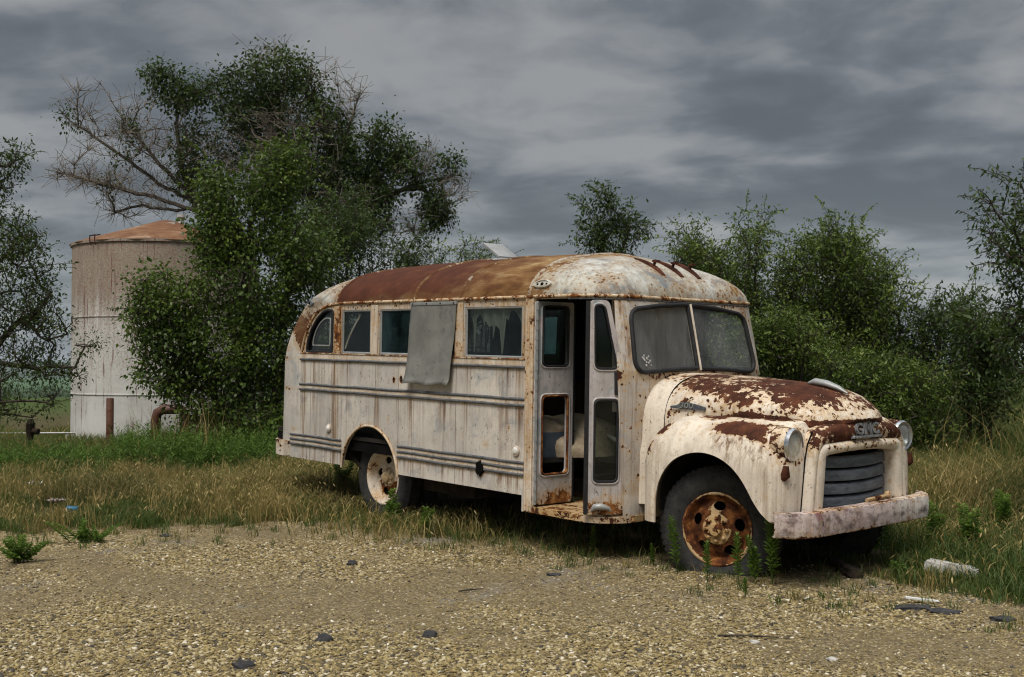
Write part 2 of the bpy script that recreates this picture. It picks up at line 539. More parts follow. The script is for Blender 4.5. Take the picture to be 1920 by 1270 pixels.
# ------------------------------------------------------------------ terrain
_EDGE_X = np.array([-40, -12, -6.5, -4.80, -3.46, -2.6, -1.95, -1.2, -.65, .2, 1.0, 2.05, 2.5, 2.94, 3.30, 4.2, 7, 40])
_EDGE_Y = np.array([10.2, 10.2, 10.2, 10.30, 10.75, 11.0, 11.1, 10.9, 10.35, 9.9, 9.2, 8.35, 8.15, 7.75, 7.15, 6.4, 5.5, 5])


def edge_y(x):
    """where the gravel gives way to grass"""
    return np.interp(x, _EDGE_X, _EDGE_Y) + .16 * np.sin(x * 3.1) + .10 * np.sin(x * 7.7 + 1)


def ground_z(x, y):
    d = np.hypot(x, y)
    z = .035 * np.sin(x * .55 + 1.3) * np.sin(y * .42) * sstep(d, 12, 20) + .012 * np.sin(x * 2.3) * np.sin(y * 1.9 + .6)
    z = z + .03 * sstep(y - edge_y(x), 0, 1.5) * sstep(d, 7.5, 10)
    z = z + np.where(x > 5, .06 * (x - 5) ** 1.25 * sstep(y, 11, 22) * sstep(y, 70, 30), 0)
    z = z - 15.0 * sstep(d, 38, 330) - 9.0 * sstep(d, 330, 1600) + 34.0 * sstep(d, 2600, 5200) * (.8 + .2 * np.sin(x / 700) + .1 * np.sin(x / 260 + 2))
    return z


def packed(x, y):
    """1 where the gravel is driven down to packed dirt"""
    q = .5 * np.sin(x * 1.1 + y * .6 + 1) * np.sin(y * 1.5 - x * .4) + .35 * np.sin(x * 2.7 + 2) * np.sin(y * 3.3) + .2 * np.sin(x * 5.1 + y * 4.3)
    q = q + .55 * np.exp(-((y - 7.9 - .15 * x) / .75) ** 2) + .7 * np.exp(-(((x - 1.9) / 1.3) ** 2 + ((y - 6.1) / .35) ** 2)) - .5 * np.exp(-(((x + 1.2) / 2.2) ** 2 + ((y - 5.9) / .6) ** 2))
    return np.clip(.40 + .75 * q, 0, 1)


def axis(n_near, near, far, n_far):
    a = np.linspace(-near, near, n_near)
    g = near * (far / near) ** (np.arange(1, n_far + 1) / n_far)
    return np.concatenate([-g[::-1], a, g])


gx = axis(190, 9, 9000, 40)
gy = np.concatenate([-np.array([3000, 800, 250, 90, 40, 20, 10, 5, 2]), np.linspace(0, 3.5, 8), np.linspace(3.6, 16, 190), 16 * (9000 / 16) ** (np.arange(1, 70) / 69)])
XX, YY = np.meshgrid(gx, gy)
ZZ = ground_z(XX, YY)
nx, ny = len(gx), len(gy)
ii = np.arange(nx * ny).reshape(ny, nx)
faces = np.stack([ii[:-1, :-1], ii[:-1, 1:], ii[1:, 1:], ii[1:, :-1]], -1).reshape(-1, 4)
gverts = np.stack([XX, YY, ZZ], -1).reshape(-1, 3)
me = np_mesh('ground', gverts, faces, {'grassy': sstep((YY - edge_y(XX)).ravel(), -.25, .45), 'packed': packed(XX, YY).ravel()})
m_ground, nt, b = new_mat('ground_gravel_and_soil')
P = b.obj()
ga = b.attr('grassy')
big = b.noise(P, .9, 6, .6)
mid = b.noise(P, 5, 7, .65)
vcol = b.voro(P, 62, out='Color')
vd = b.voro(P, 62)
vcol2 = b.voro(P, 34, out='Color')
vd2 = b.voro(P, 34)
sv = b.sep(vcol)[0]
sv2 = b.sep(vcol2)[1]
stops = [(0, (.06, .052, .042)), (.3, (.145, .108, .052)), (.6, (.235, .175, .082)), (.85, (.35, .275, .15)), (1, (.50, .43, .30))]
c1 = b.ramp(sv, stops)
c2 = b.ramp(sv2, stops)
peb = b.mix(b.ss(vd2, .42, .30), c1, c2)
dirt = b.ramp(mid, [(.25, (.075, .058, .036)), (.55, (.135, .104, .060)), (.8, (.20, .158, .092))])
pkd = b.ss(b.add(b.attr('packed'), b.mul(b.sub(mid, .5), .8)), .30, .75)
col = b.mix(b.mul(pkd, .62), peb, dirt)
grey = b.ss(b.noise(b.vadd(P, (4, 9, 0)), .75, 6, .65), .56, .68)
col = b.mix(b.mul(grey, .55), col, (.17, .16, .15))
soil = b.ramp(b.noise(P, 9, 7, .7), [(.25, (.035, .028, .016)), (.55, (.085, .066, .034)), (.8, (.16, .125, .06))])
gm = b.ss(b.add(ga, b.mul(b.sub(mid, .5), .9)), .35, .62)
col = b.mix(gm, col, soil)
# far fields
x, y, z = b.sep(P)[:3]
d = V(nt, 'ShaderNodeVectorMath', {0: P}, operation='LENGTH').outputs['Value']
fn = b.noise(P, .02, 4, .6)
dd = b.add(d, b.mul(b.sub(fn, .5), 60))
col = b.mix(b.ss(d, 26, 45), col, (.055, .078, .022))
tan = b.mix(b.noise(P, .3, 5, .6), (.26, .20, .09), (.36, .28, .13))
col = b.mix(b.ss(dd, 230, 260), col, tan)
col = b.mix(b.ss(dd, 470, 490), col, (.030, .055, .018))
col = b.mix(b.ss(dd, 800, 840), col, (.055, .105, .040))
col = b.mix(b.ss(dd, 1900, 2000), col, (.035, .055, .025))
hgt = b.add(b.mul(b.ss(vd, .5, .1), .5), b.mul(b.ss(vd2, .55, .1), .5))
hgt = b.mul(hgt, b.sub(1.0, b.mul(pkd, .6)))
bp = b.bump(b.add(hgt, b.mul(mid, .8)), .6, .012)
finish(nt, col, .95, bp, spec=.1)
gro = link('ground', me, m_ground, None, 180)
tag(gro, kind='structure')

# --- loose limestone chips on the gravel
rng = np.random.default_rng(11)
ico = bmesh.new()
bmesh.ops.create_icosphere(ico, subdivisions=1, radius=1.0)
IV = np.array([v.co[:] for v in ico.verts])
IF = np.array([[v.index for v in f.verts] for f in ico.faces])
ico.free()


def stones(n, ylo, yhi, smin, smax, seed, bias=1.0):
    r = np.random.default_rng(seed)
    y = ylo + (yhi - ylo) * r.random(n) ** bias
    x = (r.random(n) * 2 - 1) * (y * .50 + .35)
    keep = (y < edge_y(x) + .35 * r.random(n))
    # packed dirt patches carry fewer stones
    pk = packed(x, y)
    keep &= r.random(n) < np.clip(1.05 - .75 * pk - .05 * (y - 6.0), .30, 1)
    keep_i = keep
    x, y = x[keep], y[keep]
    n = len(x)
    s = smin + (smax - smin) * r.random(n) ** 1.9 * (1 - .55 * pk[keep_i])
    ang = r.random(n) * 2 * pi
    ax = s * (0.75 + .6 * r.random(n))
    ay = s * (0.55 + .4 * r.random(n))
    az = s * (0.20 + .26 * r.random(n))
    jit = 1 + .28 * (r.random((n, len(IV))) - .5) * 2
    v = IV[None] * jit[..., None] * np.stack([ax, ay, az], -1)[:, None, :]
    tx, ty = r.normal(0, .25, n), r.normal(0, .25, n)
    v[..., 2] += v[..., 0] * tx[:, None] + v[..., 1] * ty[:, None]
    c, s_ = np.cos(ang)[:, None], np.sin(ang)[:, None]
    vx = v[..., 0] * c - v[..., 1] * s_
    vy = v[..., 0] * s_ + v[..., 1] * c
    out = np.stack([vx + x[:, None], vy + y[:, None], v[..., 2] + (ground_z(x, y) + az * .35)[:, None]], -1)
    f = IF[None] + (np.arange(n) * len(IV))[:, None, None]
    return out.reshape(-1, 3), f.reshape(-1, 3), np.repeat(r.random(n), len(IV))


va, fa, ca = stones(125000, 5.0, 9.8, .0045, .0225, 1, 1.3)
vb, fb_, cb = stones(24000, 8.5, 11.6, .005, .016, 2)
me = np_mesh('gravel', np.concatenate([va, vb]), np.concatenate([fa, fb_ + len(va)]), {'v': np.concatenate([ca, cb])})
m_stone, nt, b = new_mat('limestone_chips')
v = b.attr('v')
col = b.ramp(v, [(0, (.055, .052, .048)), (.10, (.115, .095, .062)), (.26, (.18, .135, .060)), (.5, (.27, .203, .085)), (.74, (.365, .288, .135)), (.93, (.47, .395, .245)), (1, (.68, .63, .52))])
n_ = b.noise(b.obj(), 90, 4, .6)
col = b.mix(b.mul(b.ss(n_, .4, .7), .35), col, (.14, .11, .07))
finish(nt, col, .9, b.bump(n_, .2, .003), spec=.15)
gv = link('gravel', me, m_stone)
tag(gv, 'loose tan limestone chips covering the foreground', 'gravel', kind='stuff')

# ------------------------------------------------------------------ the bus
def _bus_frame():
    bx = -ray(-869, 620)
    bx /= np.linalg.norm(bx)
    by = np.cross([0, 0, 1.0], bx)
    by /= np.linalg.norm(by)
    bz = np.cross(bx, by)
    q = ray(1344, 993)
    hub = CAMP + q * ((0.565 * F_PX / 139.6) / (q @ _f))      # outer face of the near front wheel
    return np.stack([bx, by, bz], 1), hub + 0.75 * by


BUS_R, BUS_O = _bus_frame()
bus = empty('old_bus', (0, 0, 0), 'abandoned cream school bus with rusty roof and peeling hood, parked on gravel edge', 'bus')
_m4 = Matrix.Identity(4)
for _i in range(3):
    for _j in range(3):
        _m4[_i][_j] = BUS_R[_i, _j]
    _m4[_i][3] = BUS_O[_i]
bus.matrix_world = _m4
GROUND_B = -0.3335                                   # ground level at the front axle, in bus coordinates


def bus_to_world(x, y, z):
    return BUS_O + BUS_R @ np.array([x, y, z])


W2 = 1.12
ZG = 1.79            # gutter
ZT = 2.245           # roof crown


def se(t, n):
    t = max(0.0, min(1.0, t))
    return (1 - t ** n) ** (1.0 / n)


def levels(z):
    """half width, rear x, front x, rear corner (rx, ry), front corner (rx, ry) of the plan outline at height z"""
    b = W2
    xr = -6.18 if z < 1.15 else -4.6 - 1.58 * se((z - 1.15) / 1.1, 1.6)
    if z < 1.15:
        xr = -6.18 - 0.03 * (1.15 - z)
    xf = -0.793 - 0.012 * (1.18 - z) if z < 1.18 else -0.793 - 0.225 * (z - 1.18)
    rrx, rry, rfx, rfy = .5, .5, .36, .37
    if z > ZG:
        s = min(1.0, (z - ZG) / (ZT - ZG))
        c = se(s, 2.0)
        b = max(.02, W2 * c)
        xf = -0.93 - 1.1 * (1 - c)
        rry = max(.01, .5 * c + (1 - c) * b)
        rfy = max(.01, min(b * .98, .37 + .4 * (1 - c)))
        rry = min(rry, b * .98)
        rrx = .5 + .6 * (1 - c)
        rfx = .36 + .6 * (1 - c)
    return b, xr, xf, rrx, rry, rfx, rfy


N_F, N_C, N_S, N_R = 12, 16, 150, 12


def ring(z, grow=0.0):
    b, xr, xf, rrx, rry, rfx, rfy = levels(z)
    b += grow
    xr -= grow
    xf += grow
    half = []
    for i in range(N_F):
        half.append((xf, -(b - rfy) * i / N_F))
    for i in range(N_C):
        a = pi / 2 * i / N_C
        half.append((xf - rfx + rfx * cos(a), -(b - rfy) - rfy * sin(a)))
    x0, x1 = xf - rfx, xr + rrx
    for i in range(N_S):
        half.append((x0 + (x1 - x0) * i / N_S, -b))
    for i in range(N_C):
        a = pi / 2 * i / N_C
        half.append((xr + rrx - rrx * sin(a), -(b - rry) - rry * cos(a)))
    for i in range(N_R):
        half.append((xr, -(b - rry) * (1 - i / N_R)))
    half.append((xr, 0.0))
    full = half + [(x, -y) for (x, y) in reversed(half[1:-1])]
    return [(x, y, z) for (x, y) in full]


def surf_y(x, z):
    """half width of the shell outline at (x, z); None when outside"""
    b, xr, xf, rrx, rry, rfx, rfy = levels(z)
    if x > xf or x < xr:
        return None
    if x > xf - rfx:
        t = (x - (xf - rfx)) / rfx
        return b - rfy + rfy * sqrt(max(0, 1 - t * t))
    if x < xr + rrx:
        t = (xr + rrx - x) / rrx
        return b - rry + rry * sqrt(max(0, 1 - t * t))
    return b


GUT = [(-10, 1.60), (-6.0, 1.60), (-5.62, 1.48), (-5.47, 1.30), (-5.443, 1.266), (-5.391, 1.426), (-5.284, 1.579), (-5.102, 1.723), (-4.90, 1.775), (-4.72, ZG), (5, ZG)]


def gut_z(x):
    return float(np.interp(x, [p[0] for p in GUT], [p[1] for p in GUT]))


QUARTER = [(-5.353, 1.27), (-4.83, 1.27), (-4.822, 1.715), (-4.93, 1.722), (-5.02, 1.705), (-5.143, 1.635), (-5.261, 1.515), (-5.335, 1.38)]
PANE = [(-.012, 1.20), (-.05, 1.197), (-.35, 1.188), (-.70, 1.169), (-.757, 1.178), (-.79, 1.215), (-.803, 1.26), (-.785, 1.45), (-.772, 1.60), (-.750, 1.655), (-.69, 1.69), (-.38, 1.727), (-.06, 1.747), (-.012, 1.742)]
WINS = [(-4.65, -4.12), (-3.96, -3.43), (-3.30, -2.75), (-2.60, -1.82)]
WZ0, WZ1 = 1.262, 1.715


def ws_x(z):
    return levels(z)[2]


def bus_shell():
    zs = list(np.linspace(-.05, 1.14, 30)) + list(np.linspace(1.17, ZG, 20))
    zs += [ZG + (ZT - ZG) * sin(pi / 2 * t) for t in np.linspace(0, 1, 26)[1:-1]] + [ZT - .0006, ZT]
    mb = MB()
    mb.quadgrid([ring(z) for z in zs], close_u=True, flip=True)
    top = ring(ZT)
    n = len(top)
    base = len(mb.v) - n
    half = n // 2
    for i in range(half):
        a, a2 = base + i, base + i + 1
        c, c2 = base + (n - i) % n, base + (n - i - 1) % n
        vs = [a, a2, c2, c]
        uniq = []
        for q in vs:
            if q not in uniq:
                uniq.append(q)
        if len(uniq) >= 3:
            mb.f.append(tuple(reversed(uniq)))
    me = bpy.data.meshes.new('shell')
    me.from_pydata(mb.v, [], mb.f)
    bm = bmesh.new()
    bm.from_mesh(me)
    bmesh.ops.remove_doubles(bm, verts=bm.verts, dist=1e-5)
    bmesh.ops.recalc_face_normals(bm, faces=bm.faces)
    up = sum(f.normal.z for f in bm.faces if f.calc_center_median().z > 2.1)
    if up < 0:
        bmesh.ops.reverse_faces(bm, faces=bm.faces)
    bm.to_mesh(me)
    bm.free()
    o = bpy.data.objects.new('shell', me)
    COL.objects.link(o)
    s = o.modifiers.new('s', 'SOLIDIFY')
    s.thickness = .03
    s.offset = -1
    s.use_even_offset = False
    dg = bpy.context.evaluated_depsgraph_get()
    dg.update()
    me2 = bpy.data.meshes.new_from_object(o.evaluated_get(dg))
    bpy.data.objects.remove(o)
    # cutters
    c = MB()
    for (a, d) in WINS:
        c.box((a, -2, WZ0), (d, 2, WZ1))
    for s_ in (-1, 1):
        c.hexa([(x, s_ * .55, z) for (x, z) in QUARTER], [(x, s_ * 2, z) for (x, z) in QUARTER])
        c.hexa([(-1.35, s_ * -y, z) for (y, z) in PANE], [(-.4, s_ * -y, z) for (y, z) in PANE])
        arch = [(-4.12 + .5 * cos(a), .03 + .5 * sin(a)) for a in np.linspace(0, 2 * pi, 48, endpoint=False)]
        c.hexa([(x, s_ * .7, z) for (x, z) in arch], [(x, s_ * 2, z) for (x, z) in arch])
    c2 = MB()
    c2.box((-7, -2, -1), (-1.80, 2, .0885))
    me2 = boolean_cut(me2, c2.mesh('cut2'))
    c.box((-7, -.55, 1.30), (-5.7, -.12, 1.72))
    c.box((-1.60, .7, 1.20), (-1.00, 2, 1.72))
    bot = [(-1.655, -1.6), (-1.655, -.70), (-1.05, -.70), (-.925, -.80), (-.60, -1.12), (-.60, -1.6)]
    top = [(-1.655, -1.6), (-1.655, -.70), (-1.14, -.70), (-1.03, -.82), (-.72, -1.14), (-.72, -1.6)]
    c.hexa([(x, y, .0) for x, y in bot], [(x, y, 1.768) for x, y in top])
    rnd = random.Random(5)
    hole = [(-2.345 + .055 * (.7 + .6 * rnd.random()) * cos(a), .275 + .065 * (.7 + .6 * rnd.random()) * sin(a)) for a in np.linspace(0, 2 * pi, 13, endpoint=False)]
    c.hexa([(x, -2, z) for x, z in hole], [(x, -.9, z) for x, z in hole])
    for (hx, hz, r) in ((-3.706, 1.012, .018), (-3.581, 1.021, .026)):
        hole = [(hx + r * (.7 + .6 * rnd.random()) * cos(a), hz + 1.4 * r * (.7 + .6 * rnd.random()) * sin(a)) for a in np.linspace(0, 2 * pi, 9, endpoint=False)]
        c.hexa([(x, -2, z) for x, z in hole], [(x, -.9, z) for x, z in hole])
    me3 = boolean_cut(me2, c.mesh('cut'))
    # split into body and roof
    bm = bmesh.new()
    bm.from_mesh(me3)
    parts = {}
    for key in ('body', 'roof'):
        b2 = bm.copy()
        kill = []
        for f in b2.faces:
            ce = f.calc_center_median()
            roof = ce.z > gut_z(ce.x) + 1e-4
            if roof != (key == 'roof'):
                kill.append(f)
        bmesh.ops.delete(b2, geom=kill, context='FACES')
        me = bpy.data.meshes.new(key)
        b2.to_mesh(me)
        b2.free()
        parts[key] = me
    bm.free()
    for key, me in parts.items():
        me.materials.clear()
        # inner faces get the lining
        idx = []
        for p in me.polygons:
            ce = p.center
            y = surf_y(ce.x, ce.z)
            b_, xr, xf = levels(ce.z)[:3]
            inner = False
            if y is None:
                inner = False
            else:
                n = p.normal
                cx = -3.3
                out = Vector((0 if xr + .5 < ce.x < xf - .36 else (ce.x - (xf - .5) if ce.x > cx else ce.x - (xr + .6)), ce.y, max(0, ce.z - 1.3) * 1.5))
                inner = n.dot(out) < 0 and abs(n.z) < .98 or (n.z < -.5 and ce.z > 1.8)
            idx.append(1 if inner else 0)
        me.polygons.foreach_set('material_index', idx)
    return parts


_parts = bus_shell()
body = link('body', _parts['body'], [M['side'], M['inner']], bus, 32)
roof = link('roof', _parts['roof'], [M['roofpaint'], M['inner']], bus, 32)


def body_rust(P):
    x, y, z = P[:, 0], P[:, 1], P[:, 2]
    r = np.full(len(P), .15)
    for top in (1.185, .848, .25):
        r = np.maximum(r, .40 * sstep(z, top - .05, top - .005) * (z < top + .02) * (x < -1.7))
    r = np.maximum(r, .38 * sstep(z, 1.22, 1.28) * (x < -1.6))              # window band
    r = np.maximum(r, .42 * sstep(z, 1.70, 1.75))
    r = np.maximum(r, .52 * sstep(x, -1.70, -1.67) * sstep(x, -1.55, -1.6))
    r = np.maximum(r, .31 * sstep(x, -1.12, -.98))                            # cab front
    r = np.maximum(r, .47 * sstep(x, -1.05, -.9) * sstep(z, .95, 1.15) * sstep(z, 1.3, 1.15))
    r = np.maximum(r, .50 * sstep(z, .02, -.01) * (x > -1.8))
    r = np.maximum(r, blobs(P, [(-.87, -.86, 1.12, .10, .14, .12, .47), (-2.345, -1.12, .275, .10, .3, .11, .62), (-3.706, -1.12, 1.01, .035, .2, .05, .6), (-3.58, -1.12, 1.02, .045, .2, .06, .6),
                                (-3.80, -1.12, .63, .016, .3, .16, .62), (-2.28, -1.12, .50, .12, .3, .05, .33), (-5.6, -1.12, .39, .14, .4, .03, .5), (-2.62, -1.12, .55, .012, .3, .07, .55), (-1.98, -1.12, .66, .012, .3, .06, .55), (-4.44, -1.12, .64, .014, .3, .07, .55)]))
    gz_ = np.interp(x, [p[0] for p in GUT], [p[1] for p in GUT])
    r = np.maximum(r, .56 * np.exp(-((z - gz_) / .07) ** 2) * (x < -5.40) * (np.abs(y) > .5))
    r = np.maximum(r, .45 * np.exp(-((np.hypot(x + 4.12, z - .03) - .515) / .028) ** 2) * (np.abs(y) > 1.0))
    return r


def body_stain(P):
    x, y, z = P[:, 0], P[:, 1], P[:, 2]
    s = .38 * np.ones(len(P))
    for top, ln, a in ((1.19, .36, 1.0), (.845, .46, 1.0), (.25, .2, 1.3)):
        s = np.maximum(s, a * sstep(z, top - ln, top) * (z < top + .01))
    s *= np.where(x < -4.7, 1.25, 1.0)
    s = np.maximum(s, 1.2 * sstep(x, -4.5, -4.85) * (z < 1.2) * (x > -5.5))
    s = np.maximum(s, 1.0 * (z > 1.26) * (z < 1.8) * (x < -1.5))
    s = np.maximum(s, .75 * sstep(x, -1.1, -.95))
    s = np.where(x < -5.55, .12, s)
    return s


set_attr(body, 'rust', body_rust)
set_attr(body, 'stain', body_stain)


def roof_rust(P):
    x, y, z = P[:, 0], P[:, 1], P[:, 2]
    r = .95 * sstep(x, -4.80, -4.70) * sstep(x, -2.60, -2.76)
    r = np.maximum(r, (.74 + .10 * sstep(z, 1.95, 2.2)) * sstep(x, -2.80, -2.60) * sstep(x, -1.66, -1.80))
    r = np.maximum(r, .46 * sstep(z, 1.84, 1.80))
    r = np.maximum(r, .345 * (x > -1.8) + .20 * sstep(x, -1.35, -1.72) * (x > -1.8))
    r = np.maximum(r, blobs(P, [(-1.25, -.62, 2.03, .13, .14, .08, .5), (-.95, .3, 1.95, .2, .2, .06, .42), (-1.0, .75, 1.9, .15, .2, .1, .5)]))
    rear = .40 + .22 * sstep(z, 1.72, 1.60)
    r = np.where(x < -4.74, np.maximum(rear, r), r)
    return r


set_attr(roof, 'rust', roof_rust)
set_attr(roof, 'stain', lambda P: .55 + .4 * sstep(P[:, 0], -1.6, -1.8))
set_attr(roof, 'warm', lambda P: np.where(P[:, 0] < -4.74, .35, np.clip(.15 * sstep(P[:, 0], -4.2, -3.0) + .50 * sstep(P[:, 0], -2.8, -2.5) + .35 * sstep(P[:, 0], -2.4, -1.8) + .45 * sstep(P[:, 2], 1.92, 1.80) - .22 * (P[:, 0] < -3.0), -.3, 1.1)))

mb = MB()
rnd = random.Random(9)
hole = [(-2.345 + .058 * (.62 + .6 * rnd.random()) * cos(a), .270 + .072 * (.62 + .6 * rnd.random()) * sin(a)) for a in np.linspace(0, 2 * pi, 17, endpoint=False)]
mb.hexa([(x, -1.125, z) for x, z in hole], [(x, -1.1435, z) for x, z in hole])
mb.build('rust_hole_shade', M['black'], body)  # black plate over the rail, painted as the shade inside the hole

# --- gutter and roof ribs
def gutter_pts(side):
    pts = []
    for (x, z) in [(-5.46, 1.255), (-5.43, 1.32), (-5.391, 1.426), (-5.345, 1.50), (-5.284, 1.579), (-5.20, 1.66), (-5.102, 1.723), (-5.0, 1.752), (-4.90, 1.772), (-4.72, ZG)]:
        pts.append((x, side * (surf_y(x, z) + .004), z))
    for p in ring(ZG, .006)[:N_F + N_C + N_S][::-1]:
        if p[0] > -4.70:
            pts.append((p[0], side * abs(p[1]), ZG))
    return pts


gl, gr_ = gutter_pts(-1), gutter_pts(1)
mb = MB()
step = gl[:12] + gl[12:-30:6] + gl[-30:]
step2 = gr_[:12] + gr_[12:-30:6] + gr_[-30:]
mb.tube(step + step2[::-1][1:], .015, 8)
g = mb.build('gutter', M['trimpaint'], bus, 50)
set_attr(g, 'rust', lambda P: np.full(len(P), .50))
set_attr(g, 'stain', lambda P: np.full(len(P), .6))
for xx in (-4.71, -3.37, -2.66, -1.74):
    mb = MB()
    pts = []
    for t in np.linspace(0.02, .985, 22):
        z = ZG + (ZT - ZG) * sin(pi / 2 * t)
        if surf_y(xx, z) is not None:
            pts.append((xx, -surf_y(xx, z), z))
    pts = pts + [(xx, 0, pts[-1][2] + .0006)] + [(x, -y, z) for x, y, z in reversed(pts)]
    mb.tube(pts, .016, 6)
    rb = mb.build('roof_rib', M['roofpaint'], bus, 60)
    base_r = .60 if xx < -2 else .45
    set_attr(rb, 'rust', lambda P, q=base_r: np.full(len(P), q))
    set_attr(rb, 'stain', lambda P: np.full(len(P), .6))
    set_attr(rb, 'warm', lambda P, q=xx: np.full(len(P), .15 if q < -3.5 else .5))

# --- header moulding over the windscreen (row of bolts under the gutter)
mb = MB()
pts = [p for p in ring(1.765, .002)[:N_F + N_C]]
mb.tube([(p[0], -p[1], p[2]) for p in pts[::-1]] + pts[1:], .006, 6)
pts = [p for p in ring(1.765, .006)[:N_F + N_C]]
for p in pts[::3]:
    for s in (-1, 1):
        mb.ball((p[0], s * p[1], p[2]), .010, 6, 4)
fb = mb.build('bolt_row', M['trimdark'], bus, 60)

# --- side rails
def rail(name, x0, x1, zc, hgt, darks, parent=bus, side=-1):
    mb = MB()
    y = side * W2
    o1, o2 = sorted((y, y + side * .009))
    mb.box((x0, o1, zc - hgt / 2), (x1, o2, zc + hgt / 2))
    for k in range(int((x1 - x0) / .115)):
        for dz in darks[:-1]:
            mb.ball((x0 + .05 + .115 * k, y + side * .010, zc + dz + (darks[1] - darks[0]) / 2 if len(darks) > 1 else zc), (.006, .004, .006), 6, 4)
    o = mb.build(name, M['trimpaint'], parent, 40)
    set_attr(o, 'rust', lambda P: np.full(len(P), .30))
    set_attr(o, 'stain', lambda P: np.full(len(P), .5))
    for dz in darks:
        m2 = MB()
        m2.tube([(x, y + side * .009, zc + dz + .002 * sin(x * 7)) for x in np.linspace(x0, x1, 14)], .0135, 8, sx=.8, up=(0, 0, 1))
        m2.build('rubber_strip', M['trimdark'], o, 60)
    return o


for s in (-1, 1):
    rail('window_sill_rail', -5.47, -1.765, 1.216, .075, [-.030], side=s)
    rail('belt_rail', -5.475, -1.765, .883, .078, [-.027, .029], side=s)
    rail('skirt_rail', -5.66, -4.625, .294, .125, [-.050, .002, .053], side=s)
    rail('skirt_rail', -3.615, -1.765, .312, .125, [-.050, .002, .053], side=s)
    # wheel arch lip
    mb = MB()
    mb.tube([(-4.12 + .502 * cos(a), s * 1.122, .03 + .502 * sin(a)) for a in np.linspace(radians(4), radians(176), 40)], .013, 8)
    o = mb.build('arch_lip', M['trimpaint'], bus, 60)
    set_attr(o, 'rust', lambda P: np.full(len(P), .42))
    set_attr(o, 'stain', lambda P: np.full(len(P), .6))
# window ledge
mb = MB()
mb.box((-5.46, -1.136, 1.250), (-1.77, -1.105, 1.262))
o = mb.build('window_ledge', M['trimpaint'], bus, 40, bevel=.003)
set_attr(o, 'rust', lambda P: np.full(len(P), .55))
set_attr(o, 'stain', lambda P: np.full(len(P), .8))

# --- window pillars, frames and panes (both sides)
PILLARS = [(-4.79, -4.67, .55), (-4.10, -3.98, .33), (-2.735, -2.62, .40)]
for s in (-1, 1):
    y0, y1 = sorted((s * 1.1195, s * 1.131))
    for (a, d, rr) in PILLARS:
        mb = MB()
        mb.box((a, y0, 1.264), (d, y1, 1.76))
        for zz in np.linspace(1.3, 1.72, 6):
            mb.ball(((a + d) / 2, s * 1.131, zz), (.006, .004, .006), 6, 4)
        o = mb.build('window_post', M['trimpaint'], bus, 40)
        set_attr(o, 'rust', lambda P, q=rr: np.full(len(P), q))
        set_attr(o, 'stain', lambda P: np.full(len(P), 1.0))
    # corner post by the door, full height
    mb = MB()
    mb.box((-1.765, min(s * 1.118, s * 1.134), -.04), (-1.668, max(s * 1.118, s * 1.134), 1.775))
    mb.tube([(-1.735, s * 1.134, -.03), (-1.735, s * 1.134, 1.77)], .012, 6)
    mb.tube([(-1.695, s * 1.134, -.03), (-1.695, s * 1.134, 1.77)], .009, 6)
    o = mb.build('door_post', M['trimpaint'], bus, 40)
    set_attr(o, 'rust', lambda P: .34 + .12 * sstep(P[:, 2], .9, 1.3))
    set_attr(o, 'stain', lambda P: np.full(len(P), 1.0))


def rounded(poly, r, n=4):
    out = []
    m = len(poly)
    for i in range(m):
        p0, p1, p2 = Vector(poly[i - 1]), Vector(poly[i]), Vector(poly[(i + 1) % m])
        a = p1 + (p0 - p1).normalized() * min(r, (p0 - p1).length * .45)
        c = p1 + (p2 - p1).normalized() * min(r, (p2 - p1).length * .45)
        for k in range(n + 1):
            t = k / n
            q = (1 - t) ** 2 * a + 2 * t * (1 - t) * p1 + t * t * c
            out.append(tuple(q))
    return out


def window(rect, s, glass, frame_mat=None):
    x0, x1 = rect
    poly = rounded([(x0 + .006, WZ0 + .006), (x1 - .006, WZ0 + .006), (x1 - .006, WZ1 - .006), (x0 + .006, WZ1 - .006)], .012, 2)
    mb = MB()
    mb.tube([(x, s * 1.105, z) for x, z in poly], .014, 6, closed=True)
    fr = mb.build('window_frame', frame_mat or M['alu'], bus, 40)
    g = MB()
    g.hexa([(x0, s * 1.098, WZ0), (x1, s * 1.098, WZ0), (x1, s * 1.098, WZ1), (x0, s * 1.098, WZ1)], [(x0, s * 1.103, WZ0), (x1, s * 1.103, WZ0), (x1, s * 1.103, WZ1), (x0, s * 1.103, WZ1)])
    g.build('pane', glass, fr)
    return fr


for s in (-1, 1):
    gls = [M['glass_dark'], M['glass_teal'], M['glass_dark'], M['glass_dark']]
    for w, gm in zip(WINS, gls):
        window(w, s, gm)
    mb = MB()
    q = rounded(QUARTER, .03, 3)
    mb.tube([(x, s * (surf_y(x, z) - .004), z) for x, z in q], .016, 6, closed=True)
    fr = mb.build('quarter_window_frame', M['rubber'], bus, 60)
    cx, cz = -5.03, 1.47
    q2 = [(cx + (x - cx) * .93, cz + (z - cz) * .93) for x, z in q]
    q3 = [(cx - .02 + (x - cx) * .66, cz - .0 + (z - cz) * .66) for x, z in q]
    g = MB()
    g.hexa([(x, s * 1.090, z) for x, z in q], [(x, s * 1.095, z) for x, z in q])
    g.build('pane', M['glass_dark'], fr)
    mb = MB()
    mb.tube([(x, s * 1.094, z) for x, z in q3], .010, 6, closed=True)
    mb.build('inner_rim', M['alu'], fr, 60)

